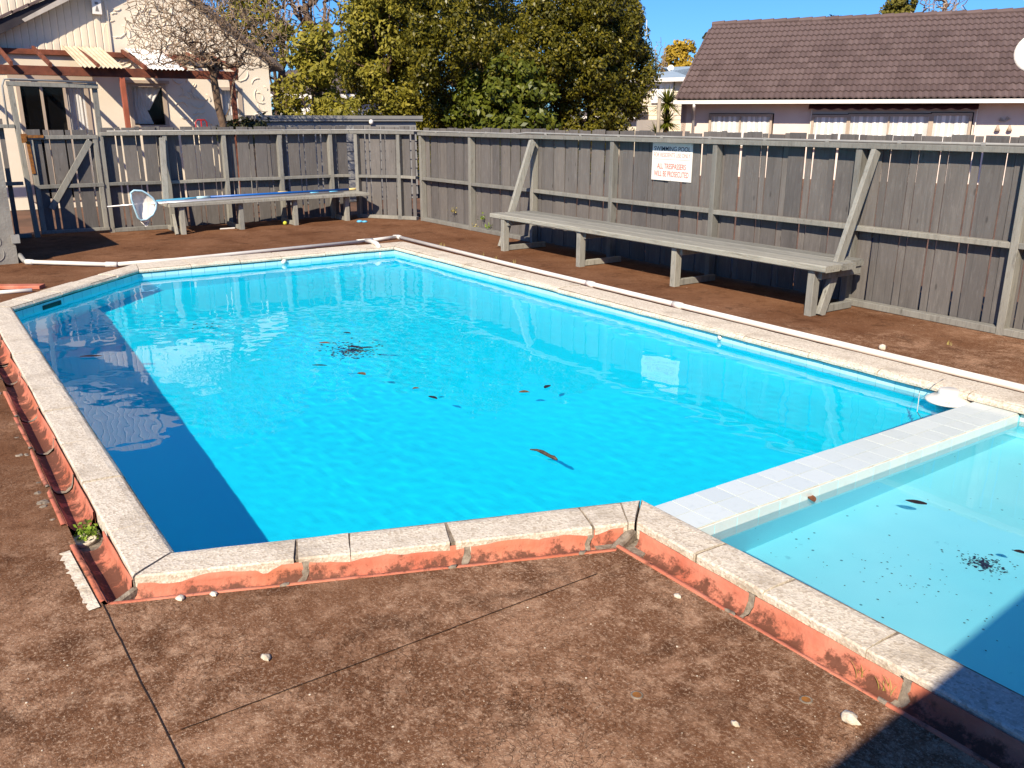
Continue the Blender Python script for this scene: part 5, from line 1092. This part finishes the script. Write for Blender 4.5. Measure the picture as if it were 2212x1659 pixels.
b.build('crown', 'leaf_yucca', yu); MB().tube([g, V((g.x, g.y, zc))], [.13, .1], 8).build('trunk', 'bark', yu)
g = gp_(1423, 34); tag(MB().tube([g, V((g.x, g.y, CAM_H + (252 - 213) / 1950 * 34))], .07, 8).build('timber_post', 'pole_wood', smooth=True), 'plain grey timber post standing beside the yucca', 'post')
# street lamp, aerial poles
g = gp_(1388, 75); zt = CAM_H + (252 - 52) / 1950 * 75; l2 = depth(1373, 41, 75); sl_ = thing('street_lamp', 'tall thin street lamp against the sky right of the huge tree', 'street lamp', g)
MB().tube([g, V((g.x, g.y, zt)), V((g.x, g.y, zt + .25)).lerp(l2, .5) + V((0, 0, .12)), l2], [.06, .045, .04, .035], 6).build('pole', 'lamp_grey', sl_, smooth=True)
dv = (l2 - V((g.x, g.y, l2.z))).normalized(); MB().bar(l2, l2 + dv * .6, .2, .12, ch=.04).build('lamp_head', 'lamp_grey', sl_)
for x, y0, y1, r_, lb in ((740, 148, 60, .05, 'brown pole rising from the grey-brown roof'), (757, 150, 100, .025, 'thin pale aerial rod on the grey-brown roof')):
    d_ = 40; A, B = depth(x, y0 + 8, d_), depth(x - 3, y1, d_); tag(MB().tube([A, B], r_, 6).build('aerial_pole', 'pole_wood' if r_ < .04 else 'bark', smooth=True), lb, 'pole')
p = bx(594, 112, .2); b = MB()
for k in range(5):
    a = k * 1.257; b.add([p, p + V((.02, .085 * math.cos(a), .085 * math.sin(a))), p + V((-.03, .09 * math.cos(a + .6), .09 * math.sin(a + .6)))], [(0, 1, 2)])
tag(b.build('pinwheel', 'blue_pole'), 'small blue pinwheel-like thing hanging at the right tip of the bare tree', 'ornament')

# repeats share a group phrase
GR = {'leaf': 'dead leaves floating in the pools', 'pebble': 'stones lying on the deck', 'crumb': 'mortar crumbs on the near deck', 'socket_ring': 'socket rings set in the deck', 'bench': 'timber benches along the fences', 'pool_fence': 'picket fences round the pool deck',
      'bare_tree': 'leafless trees behind the fences', 'evergreen_tree': 'evergreen trees behind the fences', 'grass_tuft': 'grass tufts growing round the pool', 'weed': 'weeds growing at the deck edges', 'pool_pole': 'pool poles lying on the far bench', 'satellite_dish': 'satellite dishes on the roofs',
      'house': 'houses round the pool yard', 'shrub': 'shrubs behind the fences', 'conifer': 'conifers behind the houses', 'debris_patch': 'patches of debris on the pool bottoms'}
for o in S.objects:
    if o.parent is None and o.get('category'):
        g_n = GR.get(o.name.split('.')[0])
        if g_n: o['group'] = g_n
